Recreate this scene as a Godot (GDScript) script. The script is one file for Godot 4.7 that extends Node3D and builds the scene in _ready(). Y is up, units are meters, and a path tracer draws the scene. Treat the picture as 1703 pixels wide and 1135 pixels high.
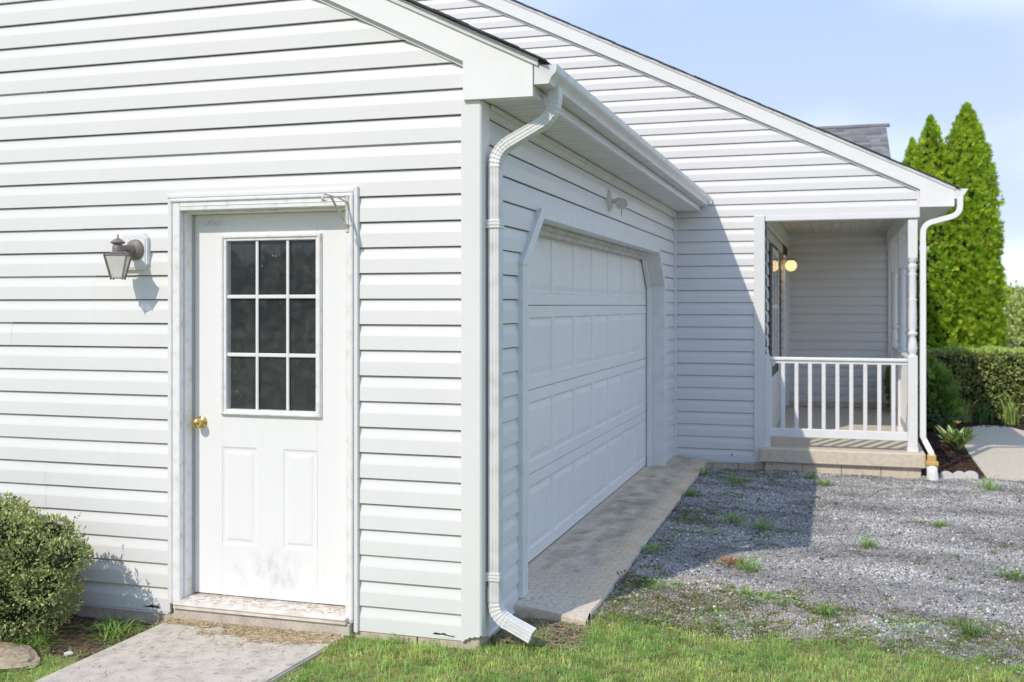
extends Node3D

const E := 0.127            # siding exposure
const HZ := -6.357          # plane of the house gable wall
var M := {}
var rng := RandomNumberGenerator.new()


class MB:
	# mesh builder; faces are given counter-clockwise or with a normal and written clockwise
	var v := PackedVector3Array()
	var n := PackedVector3Array()
	var c := PackedColorArray()
	var u := PackedVector2Array()
	var col := Color(1, 1, 1)
	var uvs := false

	func put(p: Vector3, q: Vector3) -> void:
		v.append(p); n.append(q); c.append(col)

	func trin(a: Vector3, b: Vector3, d: Vector3, nrm: Vector3) -> void:
		var g := (b - a).cross(d - a)
		if g.dot(nrm) >= 0.0:
			put(a, nrm); put(d, nrm); put(b, nrm)
		else:
			put(a, nrm); put(b, nrm); put(d, nrm)

	func trio(a: Vector3, b: Vector3, d: Vector3, out: Vector3) -> void:
		var g := (b - a).cross(d - a)
		if g.length_squared() < 1e-18:
			return
		g = g.normalized()
		trin(a, b, d, g if g.dot(out) >= 0.0 else -g)

	func quado(a: Vector3, b: Vector3, d: Vector3, e: Vector3, out: Vector3) -> void:
		var g := (d - a).cross(e - b)
		if g.length_squared() < 1e-18:
			return
		g = g.normalized()
		if g.dot(out) < 0.0:
			g = -g
		trin(a, b, d, g)
		trin(a, d, e, g)

	func quads(a: Vector3, b: Vector3, d: Vector3, e: Vector3, na: Vector3, nb: Vector3, nd: Vector3, ne: Vector3) -> void:
		# smooth quad
		var g := (d - a).cross(e - b)
		if g.dot(na + nb + nd + ne) >= 0.0:
			put(a, na); put(d, nd); put(b, nb)
			put(a, na); put(e, ne); put(d, nd)
		else:
			put(a, na); put(b, nb); put(d, nd)
			put(a, na); put(d, nd); put(e, ne)

	func box(mn: Vector3, mx: Vector3, ch := 0.0, xf := Transform3D()) -> void:
		var s := mx - mn
		ch = minf(ch, minf(s.x, minf(s.y, s.z)) * 0.45)
		var o := (mn + mx) * 0.5
		var h := s * 0.5
		for i in 3:
			var j := (i + 1) % 3
			var k := (i + 2) % 3
			for si in [-1.0, 1.0]:
				var p: Array[Vector3] = []
				for q in [[-1.0, -1.0], [1.0, -1.0], [1.0, 1.0], [-1.0, 1.0]]:
					var w := Vector3()
					w[i] = si * h[i]; w[j] = q[0] * (h[j] - ch); w[k] = q[1] * (h[k] - ch)
					p.append(xf * (o + w))
				var out := Vector3(); out[i] = si
				quado(p[0], p[1], p[2], p[3], xf.basis * out)
				if ch > 0.0:
					for sj in [-1.0, 1.0]:
						var a := Vector3(); var b := Vector3()
						a[i] = si * h[i]; a[j] = sj * (h[j] - ch); a[k] = -(h[k] - ch)
						b[i] = si * (h[i] - ch); b[j] = sj * h[j]; b[k] = -(h[k] - ch)
						var a2 := a; var b2 := b
						a2[k] = -a[k]; b2[k] = -b[k]
						var e := Vector3(); e[i] = si; e[j] = sj
						quado(xf * (o + a), xf * (o + b), xf * (o + b2), xf * (o + a2), xf.basis * e)
		if ch > 0.0:
			for sx in [-1.0, 1.0]:
				for sy in [-1.0, 1.0]:
					for sz in [-1.0, 1.0]:
						var q := Vector3(sx, sy, sz)
						trio(xf * (o + q * Vector3(h.x, h.y - ch, h.z - ch)), xf * (o + q * Vector3(h.x - ch, h.y, h.z - ch)), xf * (o + q * Vector3(h.x - ch, h.y - ch, h.z)), xf.basis * q)

	func prism(poly: PackedVector2Array, o: Vector3, ex: Vector3, ey: Vector3, depth: Vector3) -> void:
		var idx := Geometry2D.triangulate_polygon(poly)
		var dn := depth.normalized()
		for i in range(0, idx.size(), 3):
			var t: Array[Vector3] = []
			for k in 3:
				var q := poly[idx[i + k]]
				t.append(o + ex * q.x + ey * q.y)
			trin(t[0], t[1], t[2], -dn)
			trin(t[0] + depth, t[1] + depth, t[2] + depth, dn)
		var area := 0.0
		for i in poly.size():
			area += poly[i].cross(poly[(i + 1) % poly.size()])
		for i in poly.size():
			var a := poly[i]
			var b := poly[(i + 1) % poly.size()]
			var t2 := b - a
			var w := Vector2(t2.y, -t2.x) * signf(area)
			var pa := o + ex * a.x + ey * a.y
			var pb := o + ex * b.x + ey * b.y
			quado(pa, pb, pb + depth, pa + depth, ex * w.x + ey * w.y)

	func lathe(prof: PackedVector2Array, xf: Transform3D, segs := 20) -> void:
		# prof: (radius, height), from bottom to top
		var m := prof.size()
		var nn := PackedVector2Array()
		for i in m:
			var t := prof[mini(i + 1, m - 1)] - prof[maxi(i - 1, 0)]
			nn.append(Vector2(t.y, -t.x).normalized())
		for s in segs:
			var a0 := TAU * s / segs
			var a1 := TAU * (s + 1) / segs
			var d0 := Vector3(cos(a0), 0, sin(a0))
			var d1 := Vector3(cos(a1), 0, sin(a1))
			for i in m - 1:
				var p := prof[i]; var q := prof[i + 1]
				var pa := xf * (d0 * p.x + Vector3(0, p.y, 0)); var pb := xf * (d1 * p.x + Vector3(0, p.y, 0))
				var qa := xf * (d0 * q.x + Vector3(0, q.y, 0)); var qb := xf * (d1 * q.x + Vector3(0, q.y, 0))
				var b := xf.basis.orthonormalized()
				var n0 := nn[i]; var n1 := nn[i + 1]
				var na := b * (d0 * n0.x + Vector3(0, n0.y, 0)); var nb := b * (d1 * n0.x + Vector3(0, n0.y, 0))
				var nc := b * (d1 * n1.x + Vector3(0, n1.y, 0)); var nd := b * (d0 * n1.x + Vector3(0, n1.y, 0))
				if p.x < 1e-5:
					trin3(pa, qb, qa, na, nc, nd)
				elif q.x < 1e-5:
					trin3(pa, pb, qa, na, nb, nd)
				else:
					quads(pa, pb, qb, qa, na, nb, nc, nd)

	func trin3(a: Vector3, b: Vector3, d: Vector3, na: Vector3, nb: Vector3, nd: Vector3) -> void:
		if (b - a).cross(d - a).dot(na + nb + nd) >= 0.0:
			put(a, na); put(d, nd); put(b, nb)
		else:
			put(a, na); put(b, nb); put(d, nd)

	func sweep(path: PackedVector3Array, sec: PackedVector2Array, side: Vector3, scales: PackedFloat32Array, capped := true) -> void:
		# sec.x goes along side, sec.y along tangent x side
		var m := path.size()
		var rings: Array[PackedVector3Array] = []
		for i in m:
			var t := (path[mini(i + 1, m - 1)] - path[maxi(i - 1, 0)]).normalized()
			var up := side.cross(t).normalized()
			var sc := scales[i] if scales.size() == m else 1.0
			var r := PackedVector3Array()
			for q in sec:
				r.append(path[i] + side * q.x * sc + up * q.y * sc)
			rings.append(r)
		var k := sec.size()
		for i in m - 1:
			for j in k:
				var a := rings[i][j]; var b := rings[i][(j + 1) % k]
				var d := rings[i + 1][(j + 1) % k]; var e := rings[i + 1][j]
				var mid := (a + b) * 0.5
				quado(a, b, d, e, mid - path[i])
		if capped:
			for i in range(1, k - 1):
				trio(rings[0][0], rings[0][i], rings[0][i + 1], path[0] - path[1])
				trio(rings[m - 1][0], rings[m - 1][i], rings[m - 1][i + 1], path[m - 1] - path[m - 2])

	func extrude(prof: PackedVector2Array, o: Vector3, ex: Vector3, ed: Vector3, la: float, lb: float, sa := 0.0, sb := 0.0, smooth_from := 99, smooth_to := 99) -> void:
		# prof: (out, up) from bottom to top, its outside to the right of an upward line
		var ey := Vector3.UP
		var m := prof.size()
		var fn := PackedVector2Array()
		for i in m - 1:
			var t := prof[i + 1] - prof[i]
			fn.append(Vector2(t.y, -t.x).normalized())
		for i in m - 1:
			var p := prof[i]; var q := prof[i + 1]
			var a := o + ex * p.x + ey * p.y + ed * (la + sa * p.y)
			var b := o + ex * p.x + ey * p.y + ed * (lb + sb * p.y)
			var d := o + ex * q.x + ey * q.y + ed * (lb + sb * q.y)
			var e := o + ex * q.x + ey * q.y + ed * (la + sa * q.y)
			var n0 := fn[i]; var n1 := fn[i]
			if i > smooth_from and i <= smooth_to:
				n0 = (fn[i] + fn[i - 1]).normalized()
			if i >= smooth_from and i < smooth_to:
				n1 = (fn[i] + fn[i + 1]).normalized()
			var na := ex * n0.x + ey * n0.y
			var nb := ex * n1.x + ey * n1.y
			quads(a, b, d, e, na, na, nb, nb)

	func add(tv: PackedVector3Array, tn: PackedVector3Array, xf: Transform3D, k: Color) -> void:
		v.append_array(xf * tv)
		n.append_array(Transform3D(xf.basis.orthonormalized(), Vector3.ZERO) * tn)
		var cc := PackedColorArray()
		cc.resize(tv.size())
		cc.fill(k)
		c.append_array(cc)

	func mesh() -> ArrayMesh:
		var a := []
		a.resize(Mesh.ARRAY_MAX)
		a[Mesh.ARRAY_VERTEX] = v
		a[Mesh.ARRAY_NORMAL] = n
		a[Mesh.ARRAY_COLOR] = c
		if uvs:
			a[Mesh.ARRAY_TEX_UV] = u
		var m := ArrayMesh.new()
		m.add_surface_from_arrays(Mesh.PRIMITIVE_TRIANGLES, a)
		return m


# ---------- naming ----------
func part(called: String, mb: MB, mat: Material, parent: Node3D = self) -> MeshInstance3D:
	var o := MeshInstance3D.new()
	o.name = called
	o.mesh = mb.mesh()
	o.material_override = mat
	parent.add_child(o, true)
	return o


func thing(called: String, label: String, category: String, at := Vector3.ZERO, group := "") -> Node3D:
	var o := Node3D.new()
	o.name = called
	add_child(o, true)
	o.position = at
	return tag(o, label, category, group)


func tag(o: Node3D, label: String, category: String, group := "") -> Node3D:
	o.set_meta("label", label)
	o.set_meta("category", category)
	if group:
		o.set_meta("group", group)
	return o


func kind(o: Node3D, k: String) -> Node3D:
	o.set_meta("kind", k)
	return o


func node(called: String, parent: Node3D) -> Node3D:
	var o := Node3D.new()
	o.name = called
	parent.add_child(o, true)
	return o


func bx(called: String, mn: Vector3, mx: Vector3, mat: Material, parent: Node3D, ch := 0.003) -> MeshInstance3D:
	var b := MB.new()
	b.box(mn, mx, ch)
	return part(called, b, mat, parent)


func multi(called: String, mesh: Mesh, mat: Material, xs: Array, cols: PackedColorArray, parent: Node3D = self) -> MultiMeshInstance3D:
	var mm := MultiMesh.new()
	mm.transform_format = MultiMesh.TRANSFORM_3D
	mm.use_colors = true
	mm.mesh = mesh
	mm.instance_count = xs.size()
	for i in xs.size():
		mm.set_instance_transform(i, xs[i])
		mm.set_instance_color(i, cols[i])
	var o := MultiMeshInstance3D.new()
	o.name = called
	o.multimesh = mm
	o.material_override = mat
	parent.add_child(o, true)
	kind(o, "stuff")
	return o


# ---------- materials ----------
func lin(r: float, g: float, b: float, a := 1.0) -> Color:
	var k := Color(r, g, b).linear_to_srgb()
	k.a = a
	return k


func noise(sd: int, freq: float, oct := 4, size := 512, kindn := FastNoiseLite.TYPE_SIMPLEX_SMOOTH) -> PackedByteArray:
	var f := FastNoiseLite.new()
	f.seed = sd
	f.noise_type = kindn
	f.frequency = freq
	f.fractal_octaves = oct
	var im := f.get_seamless_image(size, size)
	im.convert(Image.FORMAT_L8)
	return im.get_data()


func ramp(a: PackedByteArray, b: PackedByteArray, size: int, stops: Array, fine := 0.2, power := 1.0) -> ImageTexture:
	# colours (linear) along noise a, multiplied by noise b
	var lut := []
	for i in 256:
		var t := pow(i / 255.0, power) * (stops.size() - 1)
		var k := mini(int(t), stops.size() - 2)
		lut.append((stops[k] as Color).lerp(stops[k + 1], t - k))
	var out := PackedByteArray()
	out.resize(size * size * 3)
	for i in size * size:
		var m := 1.0 + fine * (b[i] / 127.5 - 1.0)
		var q: Color = (lut[a[i]] * m).clamp().linear_to_srgb()
		out[i * 3] = int(q.r * 255.0); out[i * 3 + 1] = int(q.g * 255.0); out[i * 3 + 2] = int(q.b * 255.0)
	return ImageTexture.create_from_image(Image.create_from_data(size, size, false, Image.FORMAT_RGB8, out))


func blend(a: PackedByteArray, b: PackedByteArray, t: float, gain := 1.3) -> PackedByteArray:
	var out := PackedByteArray()
	out.resize(a.size())
	for i in a.size():
		out[i] = clampi(int(127.5 + (a[i] * (1.0 - t) + b[i] * t - 127.5) * gain), 0, 255)
	return out


func grey(a: PackedByteArray, size: int) -> ImageTexture:
	return ImageTexture.create_from_image(Image.create_from_data(size, size, false, Image.FORMAT_L8, a))


func mat(rough: float, color := Color(1, 1, 1), tex: Texture2D = null, scale := 1.0) -> StandardMaterial3D:
	var m := StandardMaterial3D.new()
	m.roughness = rough
	m.albedo_color = color
	if tex:
		m.albedo_texture = tex
		m.uv1_triplanar = true
		m.uv1_world_triplanar = true
		m.uv1_scale = Vector3.ONE * scale
	return m


func bump(m: StandardMaterial3D, t: Texture2D, cm: float) -> StandardMaterial3D:
	m.heightmap_enabled = true
	m.heightmap_texture = t
	m.heightmap_scale = cm
	return m


func leafy(rough := 0.5, back := 0.5) -> StandardMaterial3D:
	var m := StandardMaterial3D.new()
	m.vertex_color_use_as_albedo = true
	m.roughness = rough
	m.metallic_specular = 0.35
	m.cull_mode = BaseMaterial3D.CULL_DISABLED
	m.backlight_enabled = true
	m.backlight = Color(back, back, back * 0.5)
	return m


func make_materials() -> void:
	var lo := noise(1, 0.006, 4)
	var hi := noise(2, 0.09, 3)
	var mid := noise(3, 0.025, 5)
	var gr := noise(4, 0.35, 2)
	var lo2 := noise(5, 0.012, 5)
	var hgr := grey(gr, 512)
	var mix1 := blend(lo2, hi, 0.5, 1.5)
	var mix2 := blend(mid, gr, 0.45, 1.5)
	var mix3 := blend(lo2, mid, 0.45, 1.5)
	var hmid := grey(mid, 512)
	var W := func(a: float, k := Vector3(1, 1, 1)) -> Color: return Color(a * k.x, a * k.y, a * k.z)
	M.vinyl = mat(0.42, Color.WHITE, ramp(lo, hi, 512, [W.call(0.745, Vector3(1, 0.996, 0.985)), W.call(0.775, Vector3(1, 0.997, 0.99))], 0.012), 0.35)
	M.vinyl.metallic_specular = 0.4
	M.trim = mat(0.4, Color.WHITE, ramp(lo2, hi, 512, [W.call(0.76), W.call(0.82, Vector3(0.995, 1, 1.005))], 0.012), 0.6)
	M.paint = mat(0.5, Color.WHITE, ramp(mid, gr, 512, [W.call(0.6, Vector3(1, 0.98, 0.93)), W.call(0.76, Vector3(1, 0.99, 0.97)), W.call(0.81), W.call(0.82), W.call(0.83)], 0.02), 0.9)
	M.garage = mat(0.45, Color.WHITE, ramp(lo2, hi, 512, [W.call(0.8, Vector3(1, 0.985, 0.93)), W.call(0.83, Vector3(1, 0.985, 0.94)), W.call(0.84, Vector3(1, 0.99, 0.95))], 0.01), 0.4)
	M.dirtywhite = mat(0.6, Color.WHITE, ramp(lo2, hi, 512, [W.call(0.42, Vector3(1, 0.96, 0.86)), W.call(0.58, Vector3(1, 0.98, 0.9)), W.call(0.68, Vector3(1, 0.99, 0.93))], 0.03), 0.8)
	M.alum = mat(0.36, Color.WHITE, ramp(lo2, hi, 512, [W.call(0.6, Vector3(1, 0.99, 0.96)), W.call(0.72), W.call(0.76)], 0.03), 1.1)
	M.soffit = mat(0.6, Color.WHITE, ramp(lo2, hi, 512, [W.call(0.68, Vector3(1, 1, 0.94)), W.call(0.8, Vector3(1, 1, 0.96))], 0.03), 0.5)
	M.dark_gap = mat(0.9, lin(0.03, 0.03, 0.035))
	M.sheathing = mat(0.9, lin(0.14, 0.13, 0.12))
	M.interior = mat(0.95, lin(0.05, 0.05, 0.05))
	M.shingle = mat(0.95, Color.WHITE, ramp(hi, gr, 512, [Color(0.035, 0.034, 0.036), Color(0.1, 0.098, 0.1)], 0.5), 2.0)
	M.shingle_grey = mat(0.95)
	M.shingle_grey.vertex_color_use_as_albedo = true
	M.block = bump(mat(0.9, Color.WHITE, ramp(mix2, gr, 512, [Color(0.42, 0.35, 0.26), Color(0.56, 0.48, 0.38), Color(0.63, 0.56, 0.46)], 0.2), 1.4), hgr, 0.25)
	M.apron = bump(mat(0.85, Color.WHITE, ramp(mix2, gr, 512, [Color(0.55, 0.54, 0.53), Color(0.78, 0.77, 0.76), Color(0.93, 0.92, 0.91), Color(1, 1, 1)], 0.2), 2.3), hgr, 0.12)
	M.apron.vertex_color_use_as_albedo = true
	M.stoop = bump(mat(0.88, Color.WHITE, ramp(blend(blend(lo2, hi, 0.45, 1.4), gr, 0.35, 1.5), gr, 512, [Color(0.38, 0.335, 0.28), Color(0.56, 0.505, 0.435), Color(0.64, 0.585, 0.51)], 0.2), 1.3), hgr, 0.16)
	M.porch = bump(mat(0.88, Color.WHITE, ramp(mix2, gr, 512, [Color(0.54, 0.46, 0.355), Color(0.66, 0.575, 0.46), Color(0.71, 0.63, 0.515)], 0.16), 1.2), hgr, 0.3)
	M.soil = bump(mat(0.97, Color.WHITE, ramp(mix2, gr, 512, [Color(0.045, 0.033, 0.024), Color(0.1, 0.075, 0.052), Color(0.19, 0.15, 0.105)], 0.45), 1.3), hmid, 1.2)
	M.ground = bump(mat(0.97, Color.WHITE, ramp(mix2, gr, 512, [Color(0.11, 0.12, 0.04), Color(0.21, 0.22, 0.08), Color(0.3, 0.27, 0.14)], 0.35), 0.8), hmid, 1.0)
	M.gravel = bump(mat(0.95, Color.WHITE, ramp(blend(mid, gr, 0.6, 1.6), gr, 512, [Color(0.13, 0.126, 0.12), Color(0.27, 0.26, 0.248), Color(0.38, 0.365, 0.345), Color(0.46, 0.435, 0.4)], 0.5), 1.3), hgr, 0.5)
	M.rock = bump(mat(0.85, Color.WHITE, ramp(mid, hi, 512, [Color(0.28, 0.2, 0.12), Color(0.44, 0.35, 0.25), Color(0.5, 0.42, 0.32)], 0.25), 2.2), hmid, 0.8)
	M.stone = StandardMaterial3D.new()
	M.stone.vertex_color_use_as_albedo = true
	M.stone.roughness = 0.85
	M.bronze = mat(0.55, lin(0.25, 0.21, 0.2))
	M.bronze.metallic = 0.35
	M.brass = mat(0.22, lin(0.72, 0.5, 0.18))
	M.brass.metallic = 1.0
	M.steel = mat(0.4, lin(0.5, 0.48, 0.45))
	M.steel.metallic = 0.6
	M.plastic = mat(0.45, lin(0.76, 0.73, 0.66))
	M.pvc = mat(0.35, lin(0.85, 0.85, 0.84))
	M.amber = mat(0.6, lin(0.62, 0.4, 0.13))
	M.shutter = mat(0.5, lin(0.05, 0.055, 0.065))
	M.glass = mat(0.02, Color(0.75, 0.8, 0.82, 0.06))
	M.glass.transparency = BaseMaterial3D.TRANSPARENCY_ALPHA
	M.cloudy = mat(0.2, lin(0.88, 0.87, 0.8, 0.78))
	M.cloudy.transparency = BaseMaterial3D.TRANSPARENCY_ALPHA
	M.bulb = mat(0.3, lin(0.75, 0.75, 0.72))
	M.globe = mat(0.4, lin(0.85, 0.78, 0.65))
	M.globe.emission_enabled = true
	M.globe.emission = Color(1.0, 0.82, 0.56)
	M.globe.emission_energy_multiplier = 1.0
	M.fleck = mat(0.8, lin(0.3, 0.3, 0.29))
	var fd := PackedByteArray()
	fd.resize(256 * 256 * 4)
	for i in 256 * 256:
		var s := (i / 256) * 2 * 512 + (i % 256) * 2
		fd[i * 4] = 205; fd[i * 4 + 1] = 208; fd[i * 4 + 2] = 206
		fd[i * 4 + 3] = clampi(int(maxf(0.0, mix3[s] - 80.0) * 0.07 + maxf(0.0, gr[s] - 170.0) * 0.3), 0, 90)
	M.film = mat(0.6, Color.WHITE, ImageTexture.create_from_image(Image.create_from_data(256, 256, false, Image.FORMAT_RGBA8, fd)), 1.3)
	M.film.transparency = BaseMaterial3D.TRANSPARENCY_ALPHA
	M.leaf = leafy(0.4, 0.5)
	M.conifer = leafy(0.55, 0.85)
	M.grass = leafy(0.5, 0.9)
	M.bark = mat(0.95, Color.WHITE, ramp(hi, gr, 512, [Color(0.05, 0.035, 0.025), Color(0.12, 0.09, 0.065)], 0.4), 3.0)
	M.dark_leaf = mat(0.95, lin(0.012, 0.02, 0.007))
	M.straw = leafy(0.8, 0.2)
	M.flat_white = mat(0.7, lin(0.8, 0.8, 0.8))
	M.door = door_material(mid, gr)


func door_material(mid: PackedByteArray, gr: PackedByteArray) -> StandardMaterial3D:
	# paint with scuffed dirt along the foot of the door and mildew at its top corner
	var w := 256
	var h := 512
	var out := PackedByteArray()
	out.resize(w * h * 3)
	for y in h:
		for x in w:
			var a := mid[(y % 512) * 512 + (x * 2) % 512] / 255.0
			var g := gr[((y * 2) % 512) * 512 + (x * 2) % 512] / 255.0
			var fx := x / float(w)
			var fy := 1.0 - y / float(h)
			var d := 0.03 * maxf(0.0, a - 0.45)
			var foot := exp(-pow((fx - 0.5) / 0.24, 2.0)) * exp(-pow((fy - 0.055) / 0.05, 2.0))
			d += foot * clampf((g - 0.42) * 3.5, 0.0, 1.0) * clampf((a - 0.3) * 2.0, 0.0, 1.0) * 0.42
			var streak := exp(-pow((fx - 0.52) / 0.1, 2.0)) * exp(-pow((fy - 0.085) / 0.05, 2.0))
			d += streak * clampf((a - 0.2) * 1.2, 0.0, 1.0) * 0.22
			var mold := exp(-pow((fx - 0.12) / 0.09, 2.0)) * exp(-pow((fy - 0.98) / 0.012, 2.0))
			d += mold * clampf((g - 0.4) * 3.0, 0.0, 1.0) * 0.7
			d += 0.25 * exp(-pow((fx - 0.44) / 0.04, 2.0)) * exp(-pow((fy - 0.4) / 0.02, 2.0)) * clampf((a - 0.35) * 2.0, 0.0, 1.0) * 0.4
			d = clampf(d, 0.0, 0.85)
			var q := Color(0.82, 0.82, 0.815).lerp(Color(0.17, 0.16, 0.155), d).linear_to_srgb()
			var i := (y * w + x) * 3
			out[i] = int(q.r * 255.0); out[i + 1] = int(q.g * 255.0); out[i + 2] = int(q.b * 255.0)
	var m := StandardMaterial3D.new()
	m.roughness = 0.42
	m.albedo_texture = ImageTexture.create_from_image(Image.create_from_data(w, h, false, Image.FORMAT_RGB8, out))
	m.texture_repeat = false
	return m


# ---------- camera, sky and sun ----------
func view() -> void:
	var cam := Camera3D.new()
	cam.name = "camera"
	add_child(cam)
	cam.position = Vector3(1.635, 1.616, 4.805)
	cam.rotation.y = 0.2979
	cam.projection = Camera3D.PROJECTION_FRUSTUM
	cam.near = 0.05
	cam.far = 900.0
	cam.size = 0.05 * 1135.0 / 1762.02
	cam.frustum_offset = Vector2(0, -0.05 * 58.756 / 1762.02)
	var at := CameraAttributesPhysical.new()
	at.frustum_focal_length = 37.0
	at.exposure_aperture = 3.6
	at.frustum_focus_distance = 5.2
	cam.attributes = at
	cam.current = true
	var we := WorldEnvironment.new()
	we.name = "world_environment"
	var e := Environment.new()
	e.background_mode = Environment.BG_SKY
	var sk := ProceduralSkyMaterial.new()
	sk.sky_top_color = lin(0.33, 0.48, 0.79)
	sk.sky_horizon_color = lin(0.68, 0.765, 0.88)
	sk.sky_curve = 0.16
	sk.ground_bottom_color = lin(0.12, 0.14, 0.09)
	sk.ground_horizon_color = lin(0.35, 0.36, 0.33)
	sk.sun_angle_max = 60.0
	sk.sky_cover = clouds()
	sk.sky_cover_modulate = Color(1, 1, 1, 1)
	e.sky = Sky.new()
	e.sky.sky_material = sk
	e.background_energy_multiplier = 1.0
	e.tonemap_mode = Environment.TONE_MAPPER_LINEAR
	e.tonemap_exposure = 1.24
	e.sdfgi_enabled = true
	e.ssao_enabled = true
	e.ssil_enabled = true
	we.environment = e
	add_child(we)
	var sun := DirectionalLight3D.new()
	sun.name = "sun"
	sun.basis = Basis.looking_at(Vector3(1.09, -2.87, -3.0))
	sun.light_energy = 0.79
	sun.light_color = Color(1.0, 0.962, 0.905)
	sun.light_angular_distance = 0.5
	sun.shadow_enabled = true
	add_child(sun)


func clouds() -> ImageTexture:
	# thin fair-weather haze clouds, the same all round the sky
	var f := FastNoiseLite.new()
	f.seed = 12
	f.frequency = 1.0
	f.fractal_octaves = 5
	var w := 512
	var h := 256
	var im := Image.create(w, h, false, Image.FORMAT_RGBAF)
	for y in h:
		var el := (0.5 - (y + 0.5) / h) * PI
		for x in w:
			if el < -0.05:
				im.set_pixel(x, y, Color(0, 0, 0, 0))
				continue
			var az := (x + 0.5) / w * TAU
			var p := Vector3(cos(az) * cos(el), sin(el) * 3.2, sin(az) * cos(el)) * 2.4
			var t := f.get_noise_3dv(p) * 0.5 + 0.5
			var a := smoothstep(0.46, 0.74, t) * lerpf(0.6, 0.3, clampf(sin(el) * 3.0, 0, 1))
			im.set_pixel(x, y, Color(0.55, 0.5, 0.42, a))
	return ImageTexture.create_from_image(im)


# ---------- the house ----------
func lap(wide := 0.0124) -> PackedVector2Array:
	# Dutch-lap course: underside, butt, flat face, cove
	return PackedVector2Array([Vector2(-wide + 0.0005, 0.0), Vector2(-0.001, 0.0), Vector2(0.0, 0.0012), Vector2(-0.0008, 0.068), Vector2(-0.002, 0.0745), Vector2(-0.0045, 0.085), Vector2(-wide + 0.0018, 0.104), Vector2(-wide, 0.1185), Vector2(-wide - 0.0032, 0.1235), Vector2(-wide - 0.0034, 0.133)])


func board(parent: Node3D, o: Vector3, ex: Vector3, ed: Vector3, la: float, lb: float, sa := 0.0, sb := 0.0) -> void:
	if lb + sb * 0.127 - la - sa * 0.127 < 0.01 and lb - la < 0.02:
		return
	var b := MB.new()
	var jig := rng.randf_range(-0.0007, 0.0007)
	b.extrude(lap(), o + ex * jig + Vector3.UP * rng.randf_range(-0.0006, 0.0006), ex, ed, la, lb, sa, sb, 3, 6)
	part("siding_board", b, M.vinyl, parent)


func lapped(parent: Node3D, o: Vector3, ex: Vector3, ed: Vector3, la: float, lb: float, seam: float, sa := 0.0, sb := 0.0) -> void:
	# a course of two boards that overlap at a seam
	if seam > la + 0.2 and seam < lb - 0.2:
		board(parent, o + ex * 0.0006, ex, ed, la, seam, sa, 0.0)
		board(parent, o, ex, ed, seam - 0.03, lb, 0.0, sb)
	else:
		board(parent, o, ex, ed, la, lb, sa, sb)


func build_house() -> void:
	var house := thing("house", "white vinyl sided house with attached garage, gabled roofs and covered side porch", "house")
	garage(house)
	side_door(house)
	garage_door(house)
	main_house(house)
	porch(house)


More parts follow.
